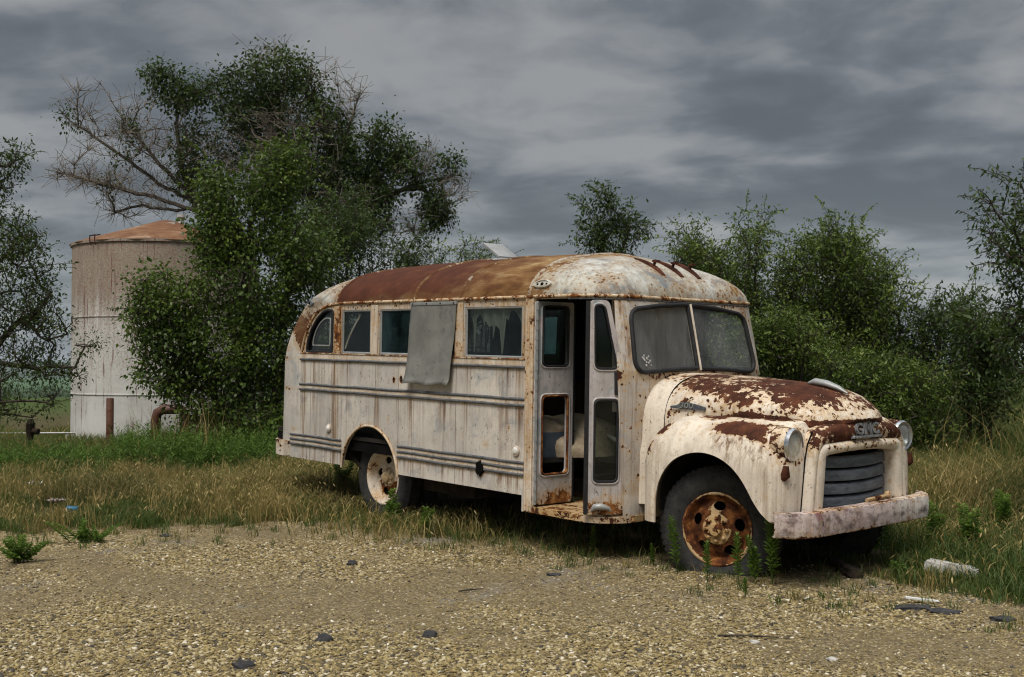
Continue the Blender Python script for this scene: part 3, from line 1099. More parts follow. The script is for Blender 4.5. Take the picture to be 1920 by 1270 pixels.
# --- windscreen
for s in (1, -1):
    poly = rounded([(s * y, z) for y, z in PANE], .02, 2)
    mb = MB()
    mb.tube([(ws_x(z) + .004, y, z) for y, z in poly], .020, 8, closed=True)
    fr = mb.build('windscreen_gasket', M['rubber'], bus, 60)
    g = MB()
    pts = [(ws_x(z) - .010, y, z) for y, z in poly]
    g.hexa(pts if s > 0 else pts[::-1], [(x - .006, y, z) for x, y, z in (pts if s > 0 else pts[::-1])])
    g.build('windscreen_pane', M['glass_screen'], fr)
mb = MB()
mb.tube([(ws_x(1.19) + .028, 0, 1.185), (ws_x(1.75) + .028, 0, 1.752)], .011, 6)
o = mb.build('centre_bar', M['trimpaint'], bus, 60)
set_attr(o, 'rust', lambda P: np.full(len(P), .2))
set_attr(o, 'stain', lambda P: np.full(len(P), .3))
# peeling sticker in the corner of the near screen
mb = MB()
rnd = random.Random(3)
for k in range(16):
    y, z = -.70 + .11 * rnd.random(), 1.215 + .085 * rnd.random()
    w = .010 + .012 * rnd.random()
    mb.ngon([(ws_x(z) - .0065, y, z), (ws_x(z) - .0065, y + w, z), (ws_x(z + w) - .0065, y + w, z + w), (ws_x(z + w) - .0065, y, z + w * .8)])
mb.build('peeling_sticker', M['plastic'], bus)

# --- folding door leaves
def leaf(name, org, du, width, zb, zt, slope, holes, glasses, parent=bus):
    """a door leaf standing on org, running along du; slope shortens it towards the top"""
    du = Vector(du).normalized()
    nn = Vector((du.y, -du.x, 0))            # outward-ish normal
    def pt(s, z, off):
        return Vector(org) + du * s + Vector((0, 0, z)) + nn * off
    out = rounded([(0, zb), (width, zb), (width, 1.15), (width - slope, zt), (0, zt)], .05, 4) if slope else rounded([(0, zb), (width, zb), (width, zt), (0, zt)], .02, 3)
    mb = MB()
    mb.hexa([pt(s, z, -.018) for s, z in out], [pt(s, z, .018) for s, z in out])
    me = mb.mesh('leaf')
    c = MB()
    for h in holes:
        hp = rounded(h, .05, 5)
        c.hexa([pt(s, z, -.1) for s, z in hp], [pt(s, z, .1) for s, z in hp])
    me = boolean_cut(me, c.mesh('c'))
    # subdivide for the paint fields
    bm = bmesh.new()
    bm.from_mesh(me)
    bmesh.ops.triangulate(bm, faces=[f for f in bm.faces if len(f.verts) > 4])
    for _ in range(3):
        es = [e for e in bm.edges if e.calc_length() > .09]
        if not es:
            break
        bmesh.ops.subdivide_edges(bm, edges=es, cuts=1)
        bmesh.ops.triangulate(bm, faces=[f for f in bm.faces if len(f.verts) > 4])
    bm.to_mesh(me)
    bm.free()
    me.materials.clear()
    o = link(name, me, M['doorpaint'], parent, 30)
    set_attr(o, 'rust', lambda P: .10 + .36 * sstep(P[:, 2], .22, .05) + .12 * sstep(P[:, 2], .45, .2))
    set_attr(o, 'stain', lambda P: .2 + .5 * sstep(P[:, 2], .4, .1))
    for h, gm in zip(holes, glasses):
        hp = rounded(h, .05, 5)
        mb = MB()
        mb.tube([pt(s, z, .018) for s, z in hp], .012, 6, closed=True)
        fr = mb.build('door_window_gasket', M['rubber'] if gm else M['trimpaint'], o, 60)
        if not gm:
            set_attr(fr, 'rust', lambda P: np.full(len(P), .75))
            set_attr(fr, 'stain', lambda P: np.full(len(P), .75))
        mb = MB()
        cs = sum(s for s, z in hp) / len(hp)
        cz = sum(z for s, z in hp) / len(hp)
        mb.tube([pt(cs + (s - cs) * 1.13 + (.0), cz + (z - cz) * 1.045, .019) for s, z in hp], .009, 6, closed=True)
        r2 = mb.build('pressed_rim', M['doorpaint'], o, 60)
        set_attr(r2, 'rust', lambda P: np.full(len(P), .12))
        set_attr(r2, 'stain', lambda P: np.full(len(P), .2))
        if gm:
            g = MB()
            g.hexa([pt(s, z, -.003) for s, z in hp], [pt(s, z, .003) for s, z in hp])
            g.build('pane', gm, fr)
    # rubber edge strip
    mb = MB()
    mb.hexa([pt(-.028, zb, -.02), pt(-.001, zb, -.02), pt(-.001, zb, .021), pt(-.028, zb, .021)], [pt(-.028, zt - .01, -.02), pt(-.001, zt - .01, -.02), pt(-.001, zt - .01, .021), pt(-.028, zt - .01, .021)])
    if slope:
        mb.build('rubber_edge', M['rubber'], o)
    return o


l1 = leaf('door_leaf', (-1.64, -1.125, 0), (0, 1, 0), .43, .022, 1.752, 0,
     [[(.065, 1.20), (.365, 1.20), (.365, 1.715), (.065, 1.715)], [(.065, .275), (.37, .275), (.37, .945), (.065, .945)]], [M['glass_dark'], None])
mb = MB()
mb.box((-1.655, -.694, .022), (-1.625, -.668, 1.745))
mb.build('rubber_edge', M['rubber'], l1)
mb = MB()
mb.tube([(-1.618, -1.135, .03), (-1.618, -1.135, 1.74)], .012, 6)
for k in range(20):
    mb.tube([(-1.618, -1.135, .06 + k * .085), (-1.618, -1.135, .10 + k * .085)], .016, 6)
mb.build('door_hinge', M['alu'], l1, 50)
l2 = leaf('door_leaf', (-1.012, -1.122, 0), (.524, .852, 0), .292, .022, 1.752, .135,
     [[(.045, 1.195), (.232, 1.195), (.118, 1.712), (.035, 1.712)], [(.045, .285), (.24, .285), (.24, .945), (.045, .945)]], [M['glass_dark'], M['glass_dark']])
# black bracket between the front leaf and the cab corner
mb = MB()
mb.hexa([(-.90, -.945, .985), (-.865, -.885, .985), (-.84, -.90, .985), (-.875, -.96, .985)], [(-.905, -.945, 1.17), (-.875, -.89, 1.17), (-.845, -.905, 1.17), (-.88, -.965, 1.17)])
mb.build('hinge_bracket', M['rubber'], bus, 30, bevel=.006)
# step and sill
mb = MB()
mb.hexa([(-1.69, -1.125, -.045), (-1.69, -.45, -.045), (-.80, -.45, -.045), (-.80, -.80, -.045), (-1.0, -1.07, -.045), (-1.12, -1.125, -.045)],
        [(-1.69, -1.125, .006), (-1.69, -.45, .006), (-.80, -.45, .006), (-.80, -.80, .006), (-1.0, -1.07, .006), (-1.12, -1.125, .006)])
stp = mb.build('door_step', M['wheelrust'], bus, 30)
set_attr(stp, 'rust', lambda P: np.full(len(P), .50))
set_attr(stp, 'stain', lambda P: np.full(len(P), .5))
# bent metal handle lying at the foot of the front leaf
mb = MB()
mb.tube([(-.985, -1.10, .055), (-.955, -1.095, .085), (-.92, -1.06, .09), (-.88, -1.01, .075), (-.87, -.995, .05)], [.012, .028, .03, .018, .008], 8)
mb.build('bent_handle', M['alu'], bus, 60)

# --- roof fittings
def roof_z(x, y):
    lo, hi = ZG, ZT
    for _ in range(30):
        mid = (lo + hi) / 2
        q = surf_y(x, mid)
        if q is not None and q >= abs(y):
            lo = mid
        else:
            hi = mid
    return lo


for (x, y) in ((-1.21, -.175), (-1.205, .07), (-1.20, .305)):
    mb = MB()
    rows = []
    for t in np.linspace(0, 1, 9):
        xx = x - .17 + .33 * t
        w = .008 + .026 * sin(pi * min(1, t * .62 + .12))
        hh = .010 + .012 * sin(pi * t)
        rows.append([(xx, y - w, roof_z(xx, y - w) - .004), (xx, y - w * .8, roof_z(xx, y) + hh), (xx, y + w * .8, roof_z(xx, y) + hh), (xx, y + w, roof_z(xx, y + w) - .004)])
    mb.quadgrid(rows, close_u=True)
    mb.ngon(rows[0])
    mb.ngon(rows[-1])
    o = mb.build('light_bracket', M['rustpipe'], bus, 30)
    zz = roof_z(x + .06, y)
    m2 = MB()
    m2.tube([(x + .04, y, zz + .02), (x + .07, y, zz + .075)], .014, 6)
    m2.box((x + .045, y - .024, zz + .055), (x + .095, y + .024, zz + .072))
    st_ = m2.build('bracket_stud', M['rustpipe'], o, 30)
    for q in (o, st_):
        set_attr(q, 'rust', lambda P: np.full(len(P), .8))
        set_attr(q, 'stain', lambda P: np.full(len(P), .3))


def plate_on_roof(name, cx, cz, rx, rz, mat):
    """small oval light base following the roof curve on the door side"""
    mb = MB()
    rows = []
    for k, (s, lift) in enumerate(((1.0, .0), (.95, .016), (.72, .020), (.66, .010), (.05, .012))):
        row = []
        for a in np.linspace(0, 2 * pi, 20, endpoint=False):
            x, z = cx + rx * s * cos(a), cz + rz * s * sin(a)
            y = -(surf_y(x, z) + lift)
            row.append((x, y, z + lift * .5))
        rows.append(row)
    mb.quadgrid(rows, close_u=True)
    o = mb.build(name, mat, bus, 40)
    set_attr(o, 'rust', lambda P: np.full(len(P), .22))
    set_attr(o, 'stain', lambda P: np.full(len(P), .3))
    for dx in (-.055, .0, .055):
        b2 = MB()
        x, z = cx + dx, cz
        b2.ball((x, -(surf_y(x, z) + .012), z), (.013, .008, .012) if dx else (.020, .01, .018), 8, 5)
        b2.build('bolt_hole_shade', M['black'], o, 60)  # black bead painted as the shade inside a bolt hole
    return o


plate_on_roof('marker_light_base', -1.60, 1.895, .115, .036, M['roofpaint'])
plate_on_roof('marker_light_base', -5.30, 1.800, .09, .034, M['roofpaint'])
# round marker lamps on the side
for (x, z) in ((-4.873, .459), (-1.877, .462)):
    mb = MB()
    mb.lathe([(.045, 0), (.047, -.012), (.040, -.018), (.036, -.014)], 24, 'y', (x, -1.12, z))
    r = mb.build('marker_lamp', M['trimpaint'], bus, 50)
    set_attr(r, 'rust', lambda P: np.full(len(P), .3))
    set_attr(r, 'stain', lambda P: np.full(len(P), .3))
    mb = MB()
    mb.ball((x, -1.132, z), (.036, .018, .036), 16, 8)
    mb.build('lens', M['lenswhite'], r, 60)
# open roof hatch
hat = MB()
hat.hexa([(-3.66, -.16, 2.24), (-3.22, -.16, 2.24), (-3.22, .20, 2.24), (-3.66, .20, 2.24)], [(-3.64, -.14, 2.262), (-3.24, -.14, 2.262), (-3.24, .18, 2.262), (-3.64, .18, 2.262)])
hb = hat.build('roof_hatch', M['alu'], bus, 30)
hat = MB()
hat.hexa([(-3.30, -.12, 2.262), (-3.30, .15, 2.262), (-3.56, .15, 2.415), (-3.56, -.12, 2.415)], [(-3.29, -.12, 2.284), (-3.29, .15, 2.284), (-3.55, .15, 2.438), (-3.55, -.12, 2.438)])
hat.build('hatch_lid', M['alu'], hb, 30, bevel=.005)

# --- sheet of metal hung over the fourth window
rows = []
rnd = random.Random(8)
for j, t in enumerate(np.linspace(0, 1, 22)):
    z = 1.762 - t * .772
    row = []
    for i, u in enumerate(np.linspace(0, 1, 16)):
        x = -3.395 + .695 * u - .065 * t + .006 * sin(3 * t)
        bulge = .016 + .022 * t * t + .012 * sin(5 * u + 2) * t + .010 * sin(7 * t + 3 * u) * t
        if t > .93:
            bulge += (.02 + .012 * sin(14 * u)) * (t - .93) / .07
        row.append((x, -1.132 - bulge, z + .008 * sin(9 * u) * t))
    rows.append(row)
mb = MB()
mb.quadgrid(rows)
me = mb.mesh('sheet')
o = link('metal_sheet', me, M['sheet'], bus, 60)
so = o.modifiers.new('thick', 'SOLIDIFY')
so.thickness = .004
mb = MB()
mb.box((-3.40, -1.155, 1.742), (-2.695, -1.128, 1.772))
mb.build('sheet_batten', M['alu'], o, 30, bevel=.003)
for (x, z) in ((-3.36, 1.757), (-3.14, 1.757), (-2.93, 1.757), (-2.73, 1.757)):
    mb = MB()
    mb.ball((x, -1.157, z), (.009, .005, .009), 8, 5)
    mb.build('sheet_screw', M['chassis'], o, 60)

# --- torn rag curtain behind the window next to the door
def rag(xa, xb, ztop, prof, y, seed):
    rn = random.Random(seed)
    mb = MB()
    n = len(prof)
    rows = []
    for j in range(8):
        t = j / 7
        rows.append([(xa + (xb - xa) * i / (n - 1) + .006 * sin(i * 1.7 + j), y + .014 * sin(i * 1.3) + .006 * rn.random(), ztop - t * prof[i]) for i in range(n)])
    mb.quadgrid(rows)
    return mb


mb = rag(-2.585, -1.85, 1.712, [.05, .14, .34, .42, .10, .06, .09, .13, .16, .12, .18, .16, .20, .30, .16, .20, .38, .42, .41, .10, .12, .05, .04, .03, .05, .09, .14, .16, .13], -1.075, 4)
rg = mb.build('torn_curtain', M['rag'], None, 60)
rg.matrix_world = _m4.copy()
tag(rg, 'torn white rag curtain hanging in the bus side window next to the door', 'curtain')

# --- rear bumper
mb = MB()
path = []
for k, p in enumerate(ring(.19, .05)):
    pass
rr_ = ring(.19, .055)
sec = [p for p in rr_ if p[0] < -5.70]
sec.sort(key=lambda p: math.atan2(p[1], -(p[0] + 5.2)))
rows = [[(x, y, .265) for x, y, z in sec], [(x, y, .10) for x, y, z in sec]]
inner = [(x * 1.0 + (.05 if abs(y) < .7 else .02), y * .955, z) for x, y, z in sec]
rows = [[(x, y, .265) for x, y, z in inner]] + rows + [[(x, y, .10) for x, y, z in inner]]
mb.quadgrid(rows, close_v=True)
mb.ngon([r[0] for r in rows])
mb.ngon([r[-1] for r in rows])
o = mb.build('rear_bumper', M['cream'], bus, 40)
set_attr(o, 'rust', lambda P: .12 + .4 * sstep(P[:, 2], .25, .27))
set_attr(o, 'stain', lambda P: np.full(len(P), .2))
for z in (.15, .21):
    mb = MB()
    mb.ball((-5.80, -1.172, z), (.012, .01, .012), 8, 5)
    mb.build('bumper_bolt', M['black'], o, 60)

# --- inside: floor, steps, engine box, dashboard, seat frames
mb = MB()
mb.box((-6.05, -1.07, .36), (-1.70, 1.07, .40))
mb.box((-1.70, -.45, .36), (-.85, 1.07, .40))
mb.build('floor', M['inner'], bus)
mb = MB()
mb.box((-.95, -.72, .9), (-.81, .80, 1.17))
mb.build('dashboard', M['chassis'], bus, 30, bevel=.03)
mb = MB()
mb.tube([(-1.12, .42 + .2 * cos(a), 1.14 + .2 * sin(a) * .9 + 0) for a in np.linspace(0, 2 * pi, 28, endpoint=False)], .013, 8, closed=True)
mb.tube([(-1.12, .42, 1.14), (-.92, .42, .98)], .02, 6)
mb.tube([(-1.12, .22, 1.14), (-1.12, .62, 1.14)], .01, 6)
mb.build('steering_wheel', M['rubber'], bus, 60)

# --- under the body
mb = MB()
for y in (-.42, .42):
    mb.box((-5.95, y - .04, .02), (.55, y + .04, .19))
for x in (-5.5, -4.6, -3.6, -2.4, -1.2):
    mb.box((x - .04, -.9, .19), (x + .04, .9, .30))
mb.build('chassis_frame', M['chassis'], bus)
mb = MB()
mb.tube([(-4.10, -.9, .0), (-4.10, .9, .0)], .07, 10)
mb.ball((-4.10, 0, 0), (.18, .16, .18), 14, 8)
mb.tube([(-4.0, 0, .02), (-.6, 0, .12)], .045, 8)
mb.build('rear_axle', M['chassis'], bus, 50)
mb = MB()
mb.tube([(0, -.72, -.02), (0, .72, -.02)], .05, 8)
mb.build('front_axle', M['chassis'], bus, 50)
for y in (-.46, .46):
    mb = MB()
    mb.tube([(-4.85 + 1.5 * t, y, .10 - .16 * sin(pi * t)) for t in np.linspace(0, 1, 9)], .035, 6)
    mb.build('leaf_spring', M['chassis'], bus, 50)
    mb = MB()
    mb.tube([(-.55 + 1.1 * t, y, .08 - .12 * sin(pi * t)) for t in np.linspace(0, 1, 9)], .03, 6)
    mb.build('leaf_spring', M['chassis'], bus, 50)
mb = MB()
mb.box((-3.4, -.98, -.06), (-2.6, -.55, .20))
mb.build('fuel_tank', M['chassis'], bus, 30, bevel=.05)
mb = MB()
mb.tube([(-4.66, -1.0, .20), (-4.42, -.94, .02)], .024, 8)
mb.build('tail_strut', M['chassis'], bus, 50)
mb = MB()
mb.box((-.62, -.42, .05), (.55, .42, .80))
mb.build('engine_block', M['black'], bus)
mb = MB()
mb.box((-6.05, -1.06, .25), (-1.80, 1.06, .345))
mb.build('underfloor', M['black'], bus)  # coloured black so the underside looks shaded

# --- cowl and hood
def arch_section(x, w, zb, zt, n=2.5, k=34, full=True):
    pts = []
    for a in np.linspace(0, pi, k):
        c, s_ = cos(a), sin(a)
        y = -w * math.copysign(abs(c) ** (2 / n), c)
        z = zb + (zt - zb) * abs(s_) ** (2 / n)
        pts.append((x, y, z))
    return pts


def paint_fields(o, rust, stain=None):
    set_attr(o, 'rust', rust)
    set_attr(o, 'stain', stain or (lambda P: np.full(len(P), .3)))


mb = MB()
rows = []
for t in np.linspace(0, 1, 12):
    x = -.86 + t * .252
    w = .715 - .045 * t ** .7 + .02 * (1 - t) ** 3
    zt = 1.166 - .012 * t
    sec = arch_section(x, w, .62, zt, 3.2, 40)
    low = [(x, -w - .03 * (1 - t), z) for z in (.10, .25, .40, .52)]
    rows.append(low + sec + [(x, -y, z) for x, y, z in reversed(low)])
mb.quadgrid(rows)
cowl = mb.build('cowl', M['cream'], bus, 60)
paint_fields(cowl, lambda P: .10 + .36 * sstep(P[:, 2], 1.06, 1.14) + .25 * sstep(P[:, 0], -.80, -.86) , lambda P: .35 + .4 * sstep(P[:, 0], -.74, -.85))

HX = [-.60, -.45, -.25, 0, .2, .30, .45, .55, .63, .70, .745, .785, .81, .822]
HT = [1.153, 1.150, 1.143, 1.128, 1.115, 1.106, 1.084, 1.058, 1.026, .985, .950, .912, .886, .870]
HW = [.665, .662, .655, .640, .620, .605, .575, .535, .478, .418, .335, .222, .112, .02]
HB = [.735, .790, .840, .848, .848, .848, .842, .830, .812, .798, .808, .835, .857, .866]
xs_ = np.concatenate([np.linspace(-.60, .45, 20), np.linspace(.47, .822, 34)])
rows = []
for x in xs_:
    zt, w, zb = (float(np.interp(x, HX, q)) for q in (HT, HW, HB))
    n = float(np.interp(x, [-.6, .4, .7, .82], [2.7, 2.5, 2.1, 2.0]))
    sec = arch_section(x, w, zb, zt, n, 48)
    k_ = min(.02, w * .5)
    sec = [(x - .012, sec[0][1] + k_, sec[0][2] - .014)] + sec + [(x - .012, sec[-1][1] - k_, sec[-1][2] - .014)]
    rows.append(sec)
mb = MB()
mb.quadgrid(rows)
hood = mb.build('hood', M['cream'], bus, 50)


def hood_rust(P):
    x, y, z = P[:, 0], P[:, 1], P[:, 2]
    edge = 1.035 - .030 * np.sin(x * 5.5 + 1.0) - .025 * np.sin(x * 13) - .05 * sstep(x, .2, .6)
    r = .25 + .10 * sstep(x, -.3, 0) + .30 * sstep(z, edge - .10, edge + .02) + .07 * np.sin(x * 6 + y * 5) * (z > 1.0)
    r = np.maximum(r, .66 * sstep(z, .888 + .02 * np.sin(x * 7), .868 + .02 * np.sin(x * 7)) * sstep(x, -.2, .02))
    r = np.maximum(r, .52 * sstep(x, .45, .70) * sstep(z, .90, .93))
    r = np.maximum(r, blobs(P, [(-.42, -.66, .955, .07, .2, .03, .66), (-.52, -.66, .86, .09, .2, .025, .66), (.28, -.60, .96, .05, .2, .03, .52), (.05, -.62, 1.0, .13, .2, .06, .55), (-.36, -.62, .865, .10, .2, .02, .66), (.62, -.55, .87, .10, .2, .06, .55)]))
    return r


paint_fields(hood, hood_rust, lambda P: .3 + .3 * (P[:, 2] < .95))
# ornament on the hood
mb = MB()
mb.tube([(.30, 0, 1.112), (.36, 0, 1.124), (.46, 0, 1.112), (.56, 0, 1.084), (.64, 0, 1.045)], [.012, .030, .028, .020, .006], 10, sx=1.5, up=(0, 0, 1))
mb.build('hood_ornament', M['alu'], bus, 60)
# badge on the hood side
bd = MB()
yb = -.668
bd.hexa([(-.535, yb, .893), (-.20, yb + .012, .886), (-.19, yb + .012, .912), (-.24, yb + .01, .925), (-.36, yb + .006, .945), (-.42, yb + .002, .946), (-.47, yb, .918), (-.535, yb, .908)][::-1],
        [(-.535, yb - .008, .893), (-.20, yb + .002, .886), (-.19, yb + .002, .912), (-.24, yb, .925), (-.36, yb - .004, .945), (-.42, yb - .006, .946), (-.47, yb - .008, .918), (-.535, yb - .008, .908)][::-1])
badge = bd.build('hood_badge', M['grille'], bus, 30)


def lettering(txt, size, extrude, mat, parent, origin, xdir, updir, name, xscale=1.0, shear=0.0, bevel=0.0):
    cu = bpy.data.curves.new(name, 'FONT')
    cu.body = txt
    cu.size = size
    cu.extrude = extrude
    cu.shear = shear
    cu.align_x = 'CENTER'
    cu.offset = bevel
    o = bpy.data.objects.new(name, cu)
    COL.objects.link(o)
    dg = bpy.context.evaluated_depsgraph_get()
    dg.update()
    me = bpy.data.meshes.new_from_object(o.evaluated_get(dg))
    bpy.data.objects.remove(o)
    X = Vector(xdir).normalized()
    U = Vector(updir).normalized()
    N = X.cross(U)
    for v in me.vertices:
        c = v.co.copy()
        v.co = Vector(origin) + X * c.x * xscale + U * c.y + N * c.z
    me.update()
    me.materials.clear()
    return link(name, me, mat, parent)


lettering('300', .062, .006, M['chrome'], badge, (-.375, yb - .006, .899), (1, .03, 0), (0, 0, 1), 'badge_numerals', 1.5, .15)

# --- front fenders
def fender(s):
    rows = []
    zs = list(np.linspace(.02, .45, 12)) + [.45 + .405 * sin(pi / 2 * t) for t in np.linspace(0, 1, 20)[1:]]
    for z in zs:
        t = max(0, (z - .45) / .405)
        c = (1 - min(t, .9999) ** 2.2) ** (1 / 2.2)
        x0 = -.615 + .30 * (1 - c)
        x1 = .700 - .15 * (1 - c)
        yo = .975 - .36 * (1 - c)
        yi = .50
        rfx, rfy = .25 * (.45 + .55 * c), min(.21, (yo - yi) * .9)
        rbx, rby = .16 + .18 * (1 - c), min(.16 + .1 * (1 - c), (yo - yi) * .9)
        pts = [(x0, yi)]
        pts += [(x0, yi + (yo - rby - yi) * k / 4) for k in range(1, 4)]
        pts += [(x0 + rbx - rbx * cos(a), yo - rby + rby * sin(a)) for a in np.linspace(0, pi / 2, 12)]
        xa, xb = x0 + rbx, x1 - rfx
        pts += [(xa + (xb - xa) * k / 24, yo) for k in range(1, 24)]
        pts += [(xb + rfx * sin(a), yo - rfy + rfy * cos(a)) for a in np.linspace(0, pi / 2, 18)]
        pts += [(x1, yo - rfy + (yi - yo + rfy) * k / 4) for k in range(1, 5)]
        rows.append([(x, s * y, z) for x, y in pts])
    mb = MB()
    mb.quadgrid(rows)
    me = mb.mesh('f')
    # solid-ish: close the top, give thickness, then cut the wheel opening
    bm = bmesh.new()
    bm.from_mesh(me)
    zmax = max(v.co.z for v in bm.verts)
    topv = [e for e in bm.edges if e.is_boundary and all(v.co.z > zmax - 1e-4 for v in e.verts)]
    bmesh.ops.holes_fill(bm, edges=topv)
    bmesh.ops.recalc_face_normals(bm, faces=bm.faces)
    if sum(f.normal.y * s * f.calc_area() for f in bm.faces) < 0:
        bmesh.ops.reverse_faces(bm, faces=bm.faces)
    bm.to_mesh(me)
    bm.free()
    o = bpy.data.objects.new('t', me)
    COL.objects.link(o)
    md = o.modifiers.new('s', 'SOLIDIFY')
    md.thickness = .012
    md.offset = -1
    dg = bpy.context.evaluated_depsgraph_get()
    dg.update()
    me2 = bpy.data.meshes.new_from_object(o.evaluated_get(dg))
    bpy.data.objects.remove(o)
    ar = [(-.425, -.3), (-.425, .10), (-.42, .22), (-.395, .33), (-.34, .43), (-.25, .52), (-.13, .575), (.01, .595), (.15, .575), (.27, .525), (.36, .455), (.43, .37), (.49, .28), (.56, .19), (.645, .135), (.9, .12), (.9, -.3)]
    # smooth the outline of the wheel opening
    fine = []
    for i in range(len(ar) - 1):
        p0, p1, p2, p3 = ar[max(i - 1, 0)], ar[i], ar[i + 1], ar[min(i + 2, len(ar) - 1)]
        if i in (0, 14, 15):
            fine.append(p1)
            continue
        for t in (0, .25, .5, .75):
            fine.append(tuple(.5 * (2 * p1[k] + (p2[k] - p0[k]) * t + (2 * p0[k] - 5 * p1[k] + 4 * p2[k] - p3[k]) * t * t + (3 * p1[k] - p0[k] - 3 * p2[k] + p3[k]) * t ** 3) for k in (0, 1)))
    ar = fine + [ar[-1]]
    c = MB()
    c.hexa([(x, s * .42, z) for x, z in ar], [(x, s * 1.3, z) for x, z in ar])
    me3 = boolean_cut(me2, c.mesh('c'))
    me3.materials.clear()
    f = link('front_fender', me3, M['cream'], bus, 40)
    def fr(P):
        x, y, z = P[:, 0], np.abs(P[:, 1]), P[:, 2]
        r = np.full(len(P), .20)
        r = np.maximum(r, .56 * sstep(z, .835, .855))
        r = np.maximum(r, .55 * np.exp(-((np.hypot(y - .765, z - .692) - .13) / .022) ** 2) * (x > .45))
        r = np.maximum(r, blobs(np.stack([x, y, z], 1), [(-.46, .84, .74, .12, .14, .10, .70), (-.53, .93, .62, .05, .1, .12, .52), (.27, .82, .79, .32, .20, .075, .80), (.42, .86, .745, .10, .12, .06, .62), (-.05, .70, .845, .22, .10, .03, .62), (.55, .70, .74, .12, .10, .07, .6), (.62, .62, .80, .1, .08, .06, .55),
            (.63, .80, .36, .014, .05, .10, .62), (.66, .72, .30, .02, .04, .10, .55), (-.58, .95, .22, .03, .1, .06, .42)]))
        return r
    def fs(P):
        x, z = P[:, 0], P[:, 2]
        return .22 + 1.5 * sstep(z, .45, .72) * (z < .78) * sstep(np.abs(x - .3), .34, .2) + .2 * (x < -.3) + .35 * (x > .55)
    paint_fields(f, fr, fs)
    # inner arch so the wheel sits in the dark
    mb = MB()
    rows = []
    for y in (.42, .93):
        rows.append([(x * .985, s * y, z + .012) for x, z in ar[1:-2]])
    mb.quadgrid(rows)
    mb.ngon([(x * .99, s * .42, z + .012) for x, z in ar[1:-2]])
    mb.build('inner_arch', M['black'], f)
    # parking lamp remains
    mb = MB()
    cpt = (.672, s * .86, .50)
    mb.ball(cpt, (.020, .020, .028), 10, 6)
    mb.tube([(cpt[0] - .01, cpt[1], cpt[2] - .045), (cpt[0] + .01, cpt[1] + s * .005, cpt[2] - .02), (cpt[0] + .012, cpt[1], cpt[2] + .05)], [.022, .034, .02], 8)
    pl = mb.build('parking_lamp_stub', M['rustpipe'], f, 60)
    paint_fields(pl, lambda P: np.full(len(P), .6))
    # rear lower flap of the fender: a lap joint
    return f


fender(-1)
fender(1)

# --- headlamps
for s in (-1, 1):
    c = Vector((.612, s * .765, .692))
    tilt = Matrix.Rotation(-s * radians(6), 4, 'Z')
    def L(prof, name, mat, par, n=36):
        mb = MB()
        mb.lathe(prof, n, 'x', (0, 0, 0))
        o = mb.build(name, mat, par, 40)
        for v in o.data.vertices:
            v.co = tilt @ v.co + c
        o.data.update()
        return o
    bucket = L([(.06, -.10), (.128, -.06), (.128, .0), (.124, .03), (.116, .05)], 'headlamp', M['cream'], bus)
    paint_fields(bucket, lambda P: np.full(len(P), .50))
    L([(.108, .048), (.122, .052), (.124, .066), (.114, .082), (.098, .078), (.096, .06)], 'headlamp_ring', M['chrome'], bucket)
    L([(.097, .055), (.075, .0), (.05, -.035), (.0, -.05)], 'headlamp_bowl', M['lamp_bowl'], bucket)
    L([(.097, .064), (.075, .080), (.04, .090), (.0, .094)], 'headlamp_lens', M['lens'], bucket)

# --- nose panel above the grille and the columns beside it
def sweep_u(path, width, bulge, x_of, n=9):
    """strip swept along a path in (y,z) with a bulged section facing forward; inner/outer by the path normal"""
    rows = []
    m = len(path)
    for i, (y, z) in enumerate(path):
        a = Vector(path[min(i + 1, m - 1)]) - Vector(path[max(i - 1, 0)])
        a.normalize()
        nrm = Vector((-a.y, a.x))
        w = width[i] if isinstance(width, (list, np.ndarray)) else width
        row = []
        for k in range(n):
            u = -1 + 2 * k / (n - 1)
            h = sqrt(max(0, 1 - abs(u) ** 2.4))
            row.append((x_of(y, z) + bulge * h, y + nrm.x * u * w / 2, z + nrm.y * u * w / 2))
        rows.append(row)
    return rows


HALF = [(-.655, .17), (-.640, .30), (-.622, .45), (-.600, .58), (-.575, .665), (-.535, .725), (-.45, .752), (-.30, .766), (-.15, .773), (0, .776)]
path = HALF + [(-y, z) for y, z in reversed(HALF[:-1])]
wid = [.088, .088, .088, .095, .11, .13, .145, .155, .165, .17]
wid = wid + wid[::-1][1:]
mb = MB()
rows = sweep_u(path, wid, .075, lambda y, z: .695 + .035 * (1 - min(1, abs(y) / .6) ** 2), 11)
rows = [r_ + ([(r_[-1][0] - .20, r_[-1][1] * .92, r_[-1][2] - .012)] if r_[-1][2] > .66 else [(r_[-1][0] - .05, r_[-1][1], r_[-1][2])]) for r_ in rows]
mb.quadgrid(rows)
nose = mb.build('nose_panel', M['cream'], bus, 60)
paint_fields(nose, lambda P: .10 + .42 * sstep(P[:, 2], .63, .70) + .12 * np.exp(-((P[:, 1] + .3) / .15) ** 2) - .10 * np.exp(-((P[:, 1] - .05) / .25) ** 2), lambda P: .3 + .4 * sstep(P[:, 2], .5, .7))
def offset_path(path, wid, off, x_of, dx):
    out = []
    m = len(path)
    for i, (y, z) in enumerate(path):
        a = Vector(path[min(i + 1, m - 1)]) - Vector(path[max(i - 1, 0)])
        a.normalize()
        o_ = wid[i] / 2 + off
        out.append((x_of(y, z) + dx, y - a.y * o_, z + a.x * o_))
    return out


